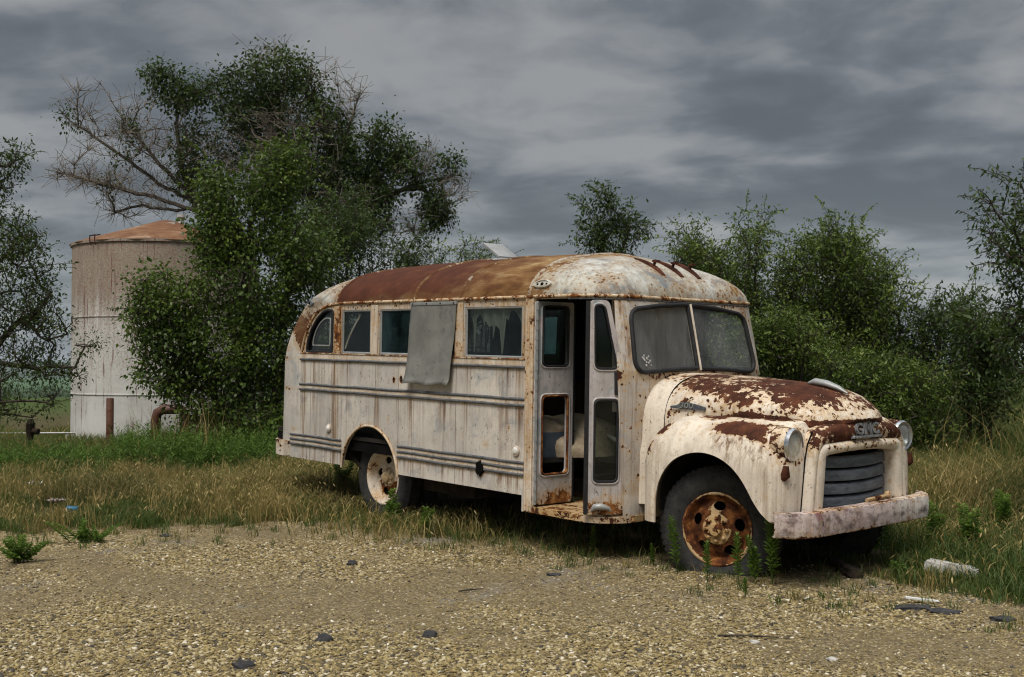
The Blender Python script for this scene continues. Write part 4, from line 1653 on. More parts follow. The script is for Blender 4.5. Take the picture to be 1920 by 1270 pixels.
mb = MB()
mb.tube(offset_path(path, wid, .004, lambda y, z: .70 + .035 * (1 - min(1, abs(y) / .6) ** 2), .0)[:6], .006, 6)
mb.build('nose_seam_shade', M['black'], nose, 60)  # black tube put in as the shade of the gap beside the fender
mb = MB()
mb.tube(offset_path(path, [-q for q in wid], -.010, lambda y, z: .70 + .035 * (1 - min(1, abs(y) / .6) ** 2), .010), .008, 6)
mb.build('nose_seam_shade', M['black'], nose, 60)  # black tube put in as the shade of the gap around the grille
# fill between fender, hood and nose
for s in (-1, 1):
    mb = MB()
    rows = []
    for t in np.linspace(0, 1, 8):
        rows.append([(.10 + .54 * u, s * ((float(np.interp(.10 + .54 * u, HX, HW)) - .04) * (1 - t) + .675 * t), (float(np.interp(.10 + .54 * u, HX, HB)) - .016) * (1 - t ** 1.5) + (.815 - .060 * u * u) * t ** 1.5) for u in np.linspace(0, 1, 16)])
    mb.quadgrid(rows)
    cat = mb.build('catwalk_panel', M['cream'], bus, 60)
    paint_fields(cat, lambda P: np.full(len(P), .46))

# --- grille surround: a heavier painted frame
HALF = [(-.575, .185), (-.562, .30), (-.549, .45), (-.540, .55), (-.534, .605), (-.522, .632), (-.495, .648), (-.44, .655), (-.2, .667), (0, .671)]
path = HALF + [(-y, z) for y, z in reversed(HALF[:-1])]
wid = [.150, .146, .142, .138, .135, .13, .115, .098, .09, .088]
wid = wid + wid[::-1][1:]
mb = MB()
rows = sweep_u(path, wid, .06, lambda y, z: .715 + .04 * (1 - min(1, abs(y) / .6) ** 2), 11)
rows = [[(r[0][0] - .10, r[0][1], r[0][2])] + r + [(r[-1][0] - .12, r[-1][1], r[-1][2])] for r in rows]
mb.quadgrid(rows)
gs = mb.build('grille_surround', M['cream'], bus, 50)
paint_fields(gs, lambda P: .16 + .2 * (P[:, 2] > .64) * (np.abs(P[:, 1]) < .5) + .2 * (P[:, 2] < .24), lambda P: np.full(len(P), .18))
# grille bars
for k in range(4):
    zc = .555 - k * .0975
    mb = MB()
    rows = []
    for y in np.linspace(-.475, .475, 25):
        u = y / .475
        xo = .665 + .070 * (1 - u * u)
        zc2 = zc - .012 * (1 - u * u)
        row = []
        for a in np.linspace(-pi * .62, pi * .62, 11):
            row.append((xo + .020 * cos(a) - .016 * sin(a) * abs(sin(a)), y, zc2 + .0425 * math.copysign(abs(sin(a)) ** .6, sin(a))))
        rows.append(row)
    mb.quadgrid(rows)
    mb.build('grille_bar', M['grille'], bus, 60)
mb = MB()
mb.box((.45, -.60, .10), (.62, .60, .66))
mb.box((.30, -.62, .12), (.56, .62, .80))
mb.build('radiator', M['black'], bus)
# emblem letters on the nose
def nose_x(y, z):
    return .695 + .035 * (1 - min(1, abs(y) / .6) ** 2) + .075
em = lettering('GMC', .115, .010, M['emblem'], bus, (.812, .0, .752), (0, 1, 0), (-.18, 0, 1), 'emblem_letters', 1.28, 0, .004)
mb = MB()
mb.hexa([(.790, -.20, .722), (.790, .20, .722), (.822, .20, .722), (.822, -.20, .722)], [(.790, -.19, .742), (.790, .19, .742), (.820, .19, .742), (.820, -.19, .742)])
mb.build('emblem_bar', M['emblem'], em, 30, bevel=.003)

# --- front bumper
YS = np.concatenate([np.linspace(-1.0, -.80, 8), np.linspace(-.74, .74, 22), np.linspace(.80, 1.0, 8)])
rows = []
for y in YS:
    a = abs(y)
    xo = .895 - .015 * (a / .8) ** 2 - (.17 * ((a - .78) / .22) ** 1.7 if a > .78 else 0)
    dep = .115 - (.085 * ((a - .86) / .14) ** .7 if a > .86 else 0)
    zb, zt = .058, .238
    sec = [(xo - dep, zb + .006), (xo - .012, zb), (xo - .003, zb + .006), (xo, zb + .02), (xo + .004, (zb + zt) / 2), (xo, zt - .02), (xo - .006, zt - .005), (xo - .018, zt), (xo - dep, zt - .006), (xo - dep - .002, zt - .012), (xo - .02, zt - .010), (xo - .014, zt - .03), (xo - .014, zb + .03), (xo - .02, zb + .010), (xo - dep, zb + .010)]
    dent = .006 * sin(y * 9) + .004 * sin(y * 23)
    rows.append([(x + dent * .5, y, z + dent * .4) for x, z in sec])
mb = MB()
mb.quadgrid(rows, close_u=True)
mb.ngon(rows[0])
mb.ngon(rows[-1])
bump = mb.build('front_bumper', M['bumperpaint'], bus, 40)
def bump_rust(P):
    x, y, z = P.T
    r = .20 + .30 * sstep(z, .228, .24) + .32 * sstep(z, .085, .06)
    return r
paint_fields(bump, bump_rust, lambda P: .25 + .2 * (P[:, 2] < .15))
# a bent bracket lying on the bumper
mb = MB()
mb.tube([(.80, .02, .250), (.80, .20, .255), (.80, .30, .262)], [.016, .018, .012], 6)
mb.ball((.80, .32, .268), .030, 10, 6)
o = mb.build('loose_bracket', M['wheelrust'], bus, 60)
paint_fields(o, lambda P: np.full(len(P), .45))
# apron behind the bumper
mb = MB()
mb.box((.50, -.70, .08), (.73, .70, .19))
mb.build('apron', M['black'], bus)

# --- wheels
def tyre_mesh(R, w, rim, flat=None):
    h = w / 2
    prof = [(rim, -h * .62), (rim + .02, -h * .80), (rim + .07, -h * .98), (R - .085, -h * 1.0), (R - .045, -h * .93), (R - .022, -h * .80), (R - .006, -h * .66),
            (R, -h * .60), (R, -h * .34), (R - .012, -h * .33), (R - .012, -h * .27), (R + .002, -h * .26), (R + .002, h * .26), (R - .012, h * .27), (R - .012, h * .33), (R, h * .34), (R, h * .60),
            (R - .006, h * .66), (R - .022, h * .80), (R - .045, h * .93), (R - .085, h * 1.0), (rim + .07, h * .98), (rim + .02, h * .80), (rim, h * .62)]
    mb = MB()
    mb.lathe(prof, 96, 'y')
    for k in range(56):                                    # shoulder lugs
        for s in (-1, 1):
            a = 2 * pi * (k + (.5 if s > 0 else 0)) / 56
            da = 2 * pi / 56 * .30
            ins, out = R - .062, R + .005
            b_, t_ = [], []
            for (rr, yy) in ((R - .050, s * h * .965), (R + .003, s * h * .62)):
                for sg in (-1, 1):
                    aa = a + sg * da
                    b_.append((rr * cos(aa), yy, rr * sin(aa)))
            (p1, p2, p3, p4) = b_
            inn = [((q[0] * .96), q[1] * .86, q[2] * .96) for q in (p1, p2, p4, p3)]
            mb.hexa(inn, [(q[0] * 1.008, q[1] * 1.012, q[2] * 1.008) for q in (p1, p2, p4, p3)])
    me = mb.mesh('tyre', fix=False)
    for v in me.vertices:
        if flat is not None and v.co.z < flat + .10:
            d = flat + .10 - v.co.z
            v.co.y *= 1 + 1.1 * min(d, .10)
            if v.co.z < flat:
                v.co.z = flat + (v.co.z - flat) * .04
    me.update()
    return me


def wheel_disc(prof, n=80, holes=None, thick=.012):
    mb = MB()
    front = prof
    back = [(r, h + thick) for r, h in reversed(prof)]
    mb.lathe(front + back, n, 'y', closed_prof=True)
    me = mb.mesh('disc')
    if holes:
        rad, rh, cnt, ph = holes
        c = MB()
        for k in range(cnt):
            a = 2 * pi * k / cnt + ph
            ring_ = []
            for t in np.linspace(0, 2 * pi, 20, endpoint=False):
                rr = rad + rh * .80 * cos(t)
                ta = a + rh * 1.12 * sin(t) / rad
                ring_.append((rr * cos(ta), rr * sin(ta)))
            c.hexa([(x, -.5, z) for x, z in ring_], [(x, .5, z) for x, z in ring_])
        me = boolean_cut(me, c.mesh('c'))
    me.materials.clear()
    return me


def add_wheel(cx, cy, cz, s, kind, R, w, flat=None, rust=.5, steer=0.0):
    """s = -1: outer face looks to -y. Parts keep bus coordinates."""
    root = bpy.data.objects.new('wheel', tyre_mesh(R, w, .262, flat))
    COL.objects.link(root)
    root.data.materials.append(M['tyre'])
    root.data.polygons.foreach_set('use_smooth', [True] * len(root.data.polygons))
    root.data.set_sharp_from_angle(angle=radians(30))
    root.parent = bus
    root.location = (cx, cy, cz)
    root.rotation_euler = (0, 0, steer + (pi if s > 0 else 0))
    h = w / 2
    if kind == 'front':
        prof = [(.045, -h * .95), (.085, -h * .95), (.10, -h * .80), (.135, -h * .74), (.175, -h * .62), (.205, -h * .42), (.222, -h * .35), (.240, -h * .50), (.248, -h * .72), (.262, -h * .86), (.272, -h * .90), (.2825, -h * .86), (.2825, -h * .78), (.270, -h * .70)]
        me = wheel_disc(prof, 80, (.176, .043, 5, .26))
    else:
        prof = [(.045, -h * .05), (.10, -h * .02), (.13, .10 * h), (.17, .18 * h), (.205, .05 * h), (.226, -h * .08), (.238, -h * .30), (.244, -h * .60), (.252, -h * .80), (.270, -h * .92), (.2825, -h * .88), (.2825, -h * .78), (.272, -h * .70)]
        me = wheel_disc(prof, 80, (.170, .046, 5, .5))
    rim = link('rim', me, M['wheelrust'] if kind == 'front' else M['trimpaint'], root, 35)
    def rr(P):
        r = np.hypot(P[:, 0], P[:, 2])
        ang = np.arctan2(P[:, 2], P[:, 0])
        base = rust + .16 * np.sin(ang * 2 + 1.2) * (r < .2) + .12 * np.sin(ang * 3)
        base = base - .34 * np.exp(-((r - .272) / .012) ** 2) - .25 * np.exp(-((r - .085) / .02) ** 2)
        if kind != 'front':
            base = np.where(r > .2, .36 + .14 * np.sin(ang * 5), .34 + .30 * (P[:, 2] < -.04))
        return base
    paint_fields(rim, rr)
    mb = MB()
    mb.ball((0, 0, 0), .01, 4, 3)
    hub = MB()
    if kind == 'front':
        hub.lathe([(.118, -h * .74), (.112, -h * .90), (.085, -h * .98), (.055, -h * 1.02), (.050, -h * 1.25), (.042, -h * 1.34), (.0, -h * 1.36)], 32, 'y')
        y0 = -h * .98
        for k in range(8):
            a = 2 * pi * k / 8
            hub.lathe([(.017, 0), (.017, -.018), (.010, -.026), (.0, -.028)], 6, 'y', (.085 * cos(a), y0 + .008, .085 * sin(a)))
    else:
        hub.lathe([(.10, 0), (.095, -h * .2), (.06, -h * .35), (.052, -h * .62), (.03, -h * .72), (.0, -h * .74)], 32, 'y')
        for k in range(8):
            a = 2 * pi * k / 8
            hub.lathe([(.015, 0), (.015, -.02), (.0, -.026)], 6, 'y', (.080 * cos(a), -h * .24, .080 * sin(a)))
    hb_ = hub.build('hub', M['wheelrust'], root, 40)
    paint_fields(hb_, lambda P: np.full(len(P), .50 if kind == 'front' else .22))
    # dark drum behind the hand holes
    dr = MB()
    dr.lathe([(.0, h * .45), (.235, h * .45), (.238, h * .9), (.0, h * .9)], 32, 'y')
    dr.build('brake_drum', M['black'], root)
    return root


RF = .472
STEER = radians(17)
add_wheel(-.028, -.664, .0, -1, 'front', RF, .20, -.345, .80, STEER)
add_wheel(.028, .664, .0, 1, 'front', RF, .20, -.345, .80, STEER)
for s in (-1, 1):
    add_wheel(-4.10, s * .875, .0, s, 'rear', .462, .195, -.425, .4)
    inner_w = bpy.data.objects.new('wheel', tyre_mesh(.462, .195, .262, -.425))
    COL.objects.link(inner_w)
    inner_w.data.materials.append(M['tyre'])
    inner_w.parent = bus
    inner_w.location = (-4.10, s * .635, .0)

# --- odds and ends inside, seen through the door (things of their own)
def in_bus(o):
    o.matrix_world = _m4.copy()
    return o


def heap(name, c, r, seed, mat, label, cat, n=22, m=10, amp=.25):
    rn = np.random.default_rng(seed)
    ph = rn.random((6, 3)) * 6
    rows = []
    for j in range(m + 1):
        p = pi / 2 * j / m
        row = []
        for k in range(n):
            a = 2 * pi * k / n
            d = 1 + amp * sum(sin((q + 1) * a + ph[q, 0] + (q + 1) * p * 1.5) / (q + 1.5) for q in range(5))
            row.append((c[0] + r[0] * d * cos(p) * cos(a), c[1] + r[1] * d * cos(p) * sin(a), c[2] + r[2] * sin(p) * (1 + .3 * amp * sin(3 * a + ph[1, 1]))))
        rows.append(row)
    mb = MB()
    mb.quadgrid(rows, close_u=True)
    mb.ngon(rows[0])
    o = in_bus(mb.build(name, mat, None, 50))
    return tag(o, label, cat)


heap('quilt', (-1.95, -.35, .40), (.38, .55, .34), 3, M['quilt'], 'crumpled tan quilt heaped on the floor inside the bus doorway', 'quilt')
heap('pillow', (-1.45, .25, .62), (.24, .36, .26), 9, M['curtain'], 'dingy pillow lying beyond the quilt inside the bus', 'pillow', amp=.12)
heap('mint_rag', (-1.35, -.62, .006), (.12, .12, .20), 12, M['mint'], 'mint green rag bundled on the bus step', 'rag', amp=.4)
mb = MB()
mb.box((-2.15, -1.0, .40), (-1.72, -.55, .62))
o = in_bus(mb.build('storage_box', M['bluebox'], None, 30, bevel=.01))
tag(o, 'dark blue-grey box on the bus floor behind the rear door leaf', 'box')
heap('blanket', (-1.93, -.76, .62), (.24, .22, .13), 15, M['quilt'], 'folded beige blanket lying on the dark blue-grey box', 'blanket', amp=.18)
mb = MB()
mb.box((-2.7, -.15, .40), (-2.62, .45, 1.02))
o = in_bus(mb.build('wooden_board', M['wood'], None, 30, bevel=.005))
tag(o, 'brown wooden board standing inside the bus behind the quilt', 'board')
mb = MB()
mb.lathe([(.02, 0), (.10, .02), (.17, .10), (.19, .15), (.18, .15), (.15, .09), (.0, .04)], 24, 'x', (-1.25, -.20, .70))
o = in_bus(mb.build('plastic_bowl', M['plastic'], None, 60))
tag(o, 'pale plastic bowl on its edge inside the bus by the front door leaf', 'bowl')
mb = MB()
mb.tube([(-1.2, -.55, .56), (-2.4, .3, .62)], .018, 8)
o = in_bus(mb.build('loose_pipe', M['alu'], None, 50))
tag(o, 'grey pipe lying across the junk inside the bus', 'pipe')
# hanging curtain behind the driver
rows = []
for t in np.linspace(0, 1, 10):
    rows.append([(-1.50 + .055 * sin(u * 42 + .5 * sin(u * 9)) * (.4 + .6 * t) + .03 * sin(u * 13 + t), -.35 + 1.06 * u + .04 * t * sin(u * 6), 1.90 - t * 1.1) for u in np.linspace(0, 1, 110)])
mb = MB()
mb.quadgrid(rows)
o = in_bus(mb.build('curtain', M['curtain'], None, 60))
tag(o, 'faded pinkish curtain hung across the bus behind the windscreen', 'curtain')
for (xa, xb, lab) in ((-4.70, -4.05, 'dark cloth added to block daylight at the far side second window from the rear of the bus'), (-3.62, -3.36, 'narrow dark cloth added to block daylight at half of a far side window of the bus'), (-3.36, -2.70, 'dark cloth added to block daylight at the far side window opposite the metal sheet'), (-2.66, -1.95, 'dark cloth added to block daylight at the far side window just behind the driver')):
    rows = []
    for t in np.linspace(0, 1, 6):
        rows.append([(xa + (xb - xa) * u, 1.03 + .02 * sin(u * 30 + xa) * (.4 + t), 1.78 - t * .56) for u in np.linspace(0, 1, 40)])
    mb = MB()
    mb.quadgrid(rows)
    o = in_bus(mb.build('added_blind', M['added_blind'], None, 60))  # unseen dark cloth added to stop daylight showing through the far windows
    tag(o, lab, 'added_blind')

# ------------------------------------------------------------------ storage tank
TX, TY, TR = wp(311, 680, 21.4)[0], 21.4, 1.72
tank = empty('storage_tank', (TX, TY, 0), 'tall round white steel tank with rusty cone roof behind leafy cottonwood', 'tank')
m_tank, nt, b = new_mat('old_tank_paint')
P = b.obj()
x, y, z = b.sep(P)[:3]
ang = b.m('ARCTAN2', y, x)
cyl = b.comb(b.mul(ang, 1.75), 0.0, z)
n1 = b.noise(cyl, 1.3, 8, .65)
sp = b.noise(cyl, 26, 6, .8)
st = b.noise(b.vmul(cyl, (8, 1, .35)), 1.0, 5, .6)
st2 = b.noise(b.vmul(cyl, (20, 1, .9)), 1.0, 5, .6)
col = b.mix(b.ss(n1, .3, .7), (.58, .57, .535), (.44, .43, .40))
topm = b.ss(b.add(z, b.mul(b.sub(st, .5), 2.2)), 1.9, 3.1)
col = b.mix(b.mul(topm, .78), col, b.ramp(b.noise(b.vmul(cyl, (1.6, 1, .7)), 1.3, 8, .75), [(.32, (.17, .11, .05)), (.5, (.24, .19, .125)), (.62, (.165, .10, .07)), (.75, (.10, .055, .045))]))
spk = b.mul(b.ss(sp, .50, .57), b.ss(b.add(z, b.mul(b.sub(n1, .5), 3)), .2, 2.6))
col = b.mix(b.mul(spk, .7), col, (.20, .085, .07))
col = b.mix(b.mul(b.ss(b.noise(cyl, 60, 4, .8), .60, .66), .45), col, (.14, .10, .08))
drip = b.mul(b.ss(st2, .58, .63), b.ss(b.noise(b.vmul(cyl, (2.2, 1, .8)), 1.0, 3, .5), .44, .56))
col = b.mix(b.mul(drip, .9), col, (.12, .028, .032))
wht = b.ss(b.noise(b.vadd(cyl, (5, 0, 2)), 13, 6, .75), .60, .64)
col = b.mix(b.mul(wht, .5), col, (.60, .57, .52))
grim = b.ss(st, .5, .8)
col = b.mix(b.mul(grim, .15), col, (.18, .16, .13))
finish(nt, col, .8, b.bump(b.add(sp, b.mul(n1, 3)), .15, .02), spec=.2)
m_tankroof, nt, b = new_mat('rusty_tank_roof')
P = b.obj()
n1 = b.noise(P, 2.2, 8, .7, .4)
col = b.ramp(n1, [(.28, (.075, .036, .022)), (.45, (.145, .068, .036)), (.58, (.21, .112, .060)), (.72, (.32, .25, .19))])
finish(nt, col, .9, b.bump(n1, .3, .02), spec=.15)
mb = MB()
prof = [(TR, -.3)]
for zz in (1.02, 2.44):
    prof += [(TR, zz - .012), (TR + .014, zz - .008), (TR + .014, zz + .008), (TR, zz + .012)]
prof += [(TR, 3.78), (TR + .03, 3.79), (TR + .03, 3.84), (TR - .02, 3.84)]
mb.lathe(prof, 96, 'z')
mb.build('shell', m_tank, tank, 40)
mb = MB()
mb.lathe([(TR + .06, 3.825), (TR + .02, 3.85), (.9, 4.12), (.16, 4.36), (.08, 4.375), (0, 4.375)], 16, 'z')
rf = mb.build('tank_roof', m_tankroof, tank, 10)
mb = MB()
mb.tube([(.28, 0, 4.28), (.28, 0, 4.44)], .055, 12)
mb.tube([(.28, 0, 4.44), (.28, 0, 4.49)], .08, 12)
mb.box((.10, -.34, 4.22), (.26, -.18, 4.30))
mb.build('roof_vent', M['plastic'], rf, 50)
mb = MB()
ca, sa = cos(radians(-118)), sin(radians(-118))
for da in (-.035, .035):
    px_, py_ = (TR + .05) * cos(radians(-118) + da), (TR + .05) * sin(radians(-118) + da)
    mb.tube([(px_, py_, 3.73), (px_ * 1.02, py_ * 1.02, 3.80), (px_ * 1.02, py_ * 1.02, 3.90), (px_ * .95, py_ * .95, 3.93)], .012, 6)
mb.build('ladder_hook', M['rustpipe'], tank, 60)
for o in tank.children:
    if o.name.startswith('ladder'):
        paint_fields(o, lambda P: np.full(len(P), .6))

# pipework beside the tank
q = gp(266, 843)
mb = MB()
mb.tube([(0, 0, -.1), (0, 0, .98), (.0, 0, 1.0)], [.062, .062, .05], 14)
o = mb.build('steel_post', M['rustpipe'], None, 40)
o.location = (q[0], 18.6, 0)
paint_fields(o, lambda P: .35 + .3 * (P[:, 2] < .4))
tag(o, 'short rusty upright steel post in front of the white tank', 'post')
x0 = wp(292, 800, 18.8)[0]
x1 = wp(345, 800, 18.8)[0]
mb = MB()
pth = [(x0, 0, -.1), (x0, 0, .62), (x0 + .03, 0, .74), (x0 + .14, 0, .80), (x1 - .05, 0, .80), (x1, 0, .74), (x1, .1, -.1)]
mb.tube(pth, .085, 14)
for zz in (.30, .34):
    mb.tube([(x0, 0, zz), (x0, 0, zz + .025)], .115, 14)
o = mb.build('bent_pipe', M['rustpipe'], None, 50)
o.location = (0, 18.8, 0)
paint_fields(o, lambda P: np.full(len(P), .30))
tag(o, 'dark red bent pipe standing in weeds beside the white tank', 'pipe')
# valve stand and low rail on the far left
hx = wp(57, 810, 17.5)[0]
mb = MB()
mb.tube([(0, 0, -.1), (0, 0, .55)], .05, 10)
mb.tube([(0, 0, .42), (0, 0, .50), (0, 0, .62), (0, 0, .70)], [.05, .065, .065, .04], 12)
mb.tube([(0, 0, .52), (.14, -.03, .50)], .05, 10)
for k in range(5):
    mb.tube([(0, 0, .50 + k * .03), (0, 0, .512 + k * .03)], .075, 12)
o = mb.build('valve_stand', M['chassis'], None, 50)
o.location = (hx, 17.5, 0)
tag(o, 'black valve standpipe in tall grass at the left edge', 'valve')
mb = MB()
mb.tube([(-4.6, 0, .28), (0.35, .0, .30)], .016, 8)
for xx in (-4.4, -2.2, -.1):
    mb.tube([(xx, .02, -.1), (xx, .02, .27)], .03, 8)
o = mb.build('pipe_rail', M['plastic'], None, 50)
o.location = (wp(133, 826, 20.0)[0] - .1, 20.3, 0)
tag(o, 'low pale pipe rail running left from the white tank', 'rail')

# ------------------------------------------------------------------ trees
LEAF_A = np.array([[0, 0, 0], [.42, -.26, .05], [1, 0, -.06], [.42, .26, .05]])


def unit(v):
    return v / np.maximum(np.linalg.norm(v, axis=-1, keepdims=True), 1e-9)


def leaves_mesh(name, pos, size, val, seed, droop=.25, narrow=1.0, dirs=None, flat=.5):
    """many small folded leaf blades, one 4-gon pair each"""
    r = np.random.default_rng(seed)
    n = len(pos)
    d = r.normal(0, 1, (n, 3)) if dirs is None else dirs + r.normal(0, .55, (n, 3))
    d[:, 2] -= droop
    d = unit(d)
    up = r.normal(0, flat, (n, 3))
    up[:, 2] += 1
    sd_ = unit(np.cross(up, d))
    nn = np.cross(d, sd_)
    s = size[:, None, None]
    L = LEAF_A[None] * np.array([1, narrow, 1])[None, None]
    v = pos[:, None, :] + s * (L[..., 0:1] * d[:, None] + L[..., 1:2] * sd_[:, None] + L[..., 2:3] * nn[:, None])
    base = (np.arange(n) * 4)[:, None]
    f = np.concatenate([base + np.array([[0, 1, 2]]), base + np.array([[0, 2, 3]])], 0)
    return np_mesh(name, v.reshape(-1, 3), f, {'v': np.repeat(val, 4)})


def grow(seed, trunks, pts, seg=.16, wob=.22, lift=.15):
    """branch skeleton: every target point is joined to the structure already grown"""
    r = np.random.default_rng(seed)
    cap = 60000
    pos = np.zeros((cap, 3))
    par = np.full(cap, -1)
    n = 0
    for tr in trunks:
        prev = -1
        tr = np.array(tr, float)
        for i in range(len(tr) - 1):
            k = max(2, int(np.linalg.norm(tr[i + 1] - tr[i]) / seg))
            for t in np.linspace(0, 1, k, endpoint=(i == len(tr) - 2)):
                pos[n] = tr[i] * (1 - t) + tr[i + 1] * t + (r.normal(0, .012, 3) if prev >= 0 else 0)
                par[n] = prev
                prev = n
                n += 1
    ntr = n
    ends = []
    m = len(pts)
    first = max(4, int(m * .06))
    order = r.permutation(m)
    head = order[:first]
    tail = order[first:]
    dist = np.min(np.linalg.norm(pts[tail][:, None, :] - pos[None, :ntr:4], axis=-1), axis=1)
    order = np.concatenate([head, tail[np.argsort(dist)]])
    for a in order:
        p = pts[a]
        dv = pos[:n] - p
        L = np.linalg.norm(dv, axis=1)
        cost = L * (1 + .9 * np.clip((dv[:, 2] + .35 * L) / np.maximum(L, 1e-6), 0, 2))
        q = int(np.argmin(cost))
        l = L[q]
        k = max(1, int(l / seg))
        p0 = pos[q]
        ctrl = p0 * .5 + p * .5 + r.normal(0, 1, 3) * wob * l * .5 + np.array([0, 0, lift * l])
        prev = q
        if n + k >= cap:
            break
        for t in np.linspace(0, 1, k + 1)[1:]:
            pos[n] = (1 - t) ** 2 * p0 + 2 * t * (1 - t) * ctrl + t * t * p
            par[n] = prev
            prev = n
            n += 1
        ends.append((a, prev))
    pos, par = pos[:n], par[:n]
    cnt = np.ones(n)
    for i in range(n - 1, -1, -1):
        if par[i] >= 0:
            cnt[par[i]] += cnt[i]
    return pos, par, cnt, ends


def branch_mesh(name, pos, par, cnt, rtip, rmax, power=.5, sides=5):
    c = np.arange(len(pos))
    ok = par >= 0
    a, bb = pos[par[ok]], pos[c[ok]]
    rad = np.minimum(rtip * cnt ** power, rmax)
    ra, rb_ = rad[par[ok]], rad[c[ok]]
    ra = np.minimum(ra, rb_ * 1.35 + .0015)
    t = unit(bb - a)
    ref = np.where(np.abs(t[:, 2:3]) < .9, np.array([[0, 0, 1.0]]), np.array([[1.0, 0, 0]]))
    u = unit(np.cross(t, ref))
    w = np.cross(t, u)
    k = np.arange(sides) * 2 * pi / sides
    off = u[:, None] * np.cos(k)[None, :, None] + w[:, None] * np.sin(k)[None, :, None]
    v0 = a[:, None] + off * ra[:, None, None] - t[:, None] * (ra * .4)[:, None, None]
    v1 = bb[:, None] + off * rb_[:, None, None] + t[:, None] * (rb_ * .3)[:, None, None]
    v = np.concatenate([v0, v1], 1).reshape(-1, 3)
    nseg = len(a)
    base = (np.arange(nseg) * 2 * sides)[:, None, None]
    i = np.arange(sides)
    quad = np.stack([i, (i + 1) % sides, sides + (i + 1) % sides, sides + i], -1)[None]
    return np_mesh(name, v, (base + quad).reshape(-1, 4))


def in_blobs(r, blist, n, shell=.5):
    """sample points in ellipsoids (cx,cy,cz,rx,ry,rz,weight)"""
    w = np.array([q[6] for q in blist], float)
    pick = r.choice(len(blist), n, p=w / w.sum())
    d = unit(r.normal(0, 1, (n, 3)))
    rad = r.random(n) ** (1 / 3 * shell)
    B_ = np.array([q[:6] for q in blist])[pick]
    return B_[:, :3] + d * rad[:, None] * B_[:, 3:6]


def leaf_cloud(r, pos, par, ends, per, spread, back=3):
    """leaf positions along the last pieces of every twig"""
    out, dirs = [], []
    for a, e in ends:
        chain = [e]
        while len(chain) < back and par[chain[-1]] >= 0:
            chain.append(par[chain[-1]])
        P0 = pos[chain]
        k = max(1, int(per * (.6 + .8 * r.random())))
        idx = r.integers(0, len(P0), k)
        o = r.normal(0, spread, (k, 3))
        out.append(P0[idx] + o)
        dirs.append(unit(o + 1e-6))
    return np.concatenate(out), np.concatenate(dirs)


def extra_twigs(r, pos, par, cnt, ends, n_per, lmin, lmax, up=.3):
    P0, Q = [pos], [par]
    cur = len(pos)
    for a, e in ends:
        for _ in range(n_per):
            q = e
            for _k in range(r.integers(0, 6)):
                if par[q] >= 0:
                    q = par[q]
            base = pos[q]
            back = par[q] if par[q] >= 0 else q
            d = unit((pos[q] - pos[back])[None])[0] * .8 + r.normal(0, .6, 3)
            d[2] += up
            d = d / np.linalg.norm(d)
            L = lmin + (lmax - lmin) * r.random() ** 1.5
            bend = r.normal(0, .25, 3)
            prev = q
            pts = []
            for t in (.35, .7, 1.0):
                pts.append(base + d * L * t + bend * L * t * t * .5)
                Q.append(np.array([prev]))
                prev = cur
                cur += 1
            P0.append(np.array(pts))
    pos = np.concatenate(P0)
    par = np.concatenate(Q)
    cnt = np.concatenate([cnt, np.ones(len(pos) - len(cnt))])
    return pos, par, cnt


def shoots(r, pos, par, cnt, ends, n, lmin, lmax, step=.024, top=.35):
    """long arching shoots set with leaves along both sides, mostly from the upper and outer ends"""
    P0, Q = [pos], [par]
    cur = len(pos)
    zs = np.array([pos[e][2] for a, e in ends])
    pr = .06 + np.clip((zs - np.quantile(zs, top)) / max(1e-3, zs.max() - np.quantile(zs, top)), 0, 1)
    ctr = pos[[e for a, e in ends]].mean(0)
    lp, ld = [], []
    for k in r.choice(len(ends), n, p=pr / pr.sum()):
        q = ends[k][1]
        base = pos[q]
        out = base - ctr
        out[2] = 0
        out = out / max(.15, np.linalg.norm(out))
        d = np.array([0, 0, 1.0]) * (.5 + .6 * r.random()) + out * (.25 + .8 * r.random()) + r.normal(0, .30, 3)
        d /= np.linalg.norm(d)
        L = lmin + (lmax - lmin) * r.random() ** 1.3
        sag = np.array([out[0] * .3, out[1] * .3, -.55]) * (.4 + .9 * r.random())
        m = max(4, int(L / .09))
        prev = q
        pts = []
        for t in np.arange(1, m + 1) / m:
            pts.append(base + d * L * t + sag * L * t * t * .6)
            Q.append(np.array([prev]))
            prev = cur
            cur += 1
        pts = np.array(pts)
        P0.append(pts)
        nl = int(L / step)
        tt = np.linspace(.10, 1, nl)
        x = tt * (m - 1)
        i = np.minimum(x.astype(int), m - 2)
        fr = (x - i)[:, None]
        pp = pts[i] * (1 - fr) + pts[i + 1] * fr
        tg = unit(pts[i + 1] - pts[i])
        sd_ = unit(np.cross(tg, r.normal(0, 1, 3)))
        sg = np.where(np.arange(nl) % 2 == 0, 1, -1)[:, None]
        lp.append(pp)
        ld.append(unit(sd_ * sg + tg * .55))
    pos = np.concatenate(P0)
    par = np.concatenate(Q)
    cnt = np.concatenate([cnt, np.ones(len(pos) - len(cnt))])
    return pos, par, cnt, np.concatenate(lp), np.concatenate(ld)


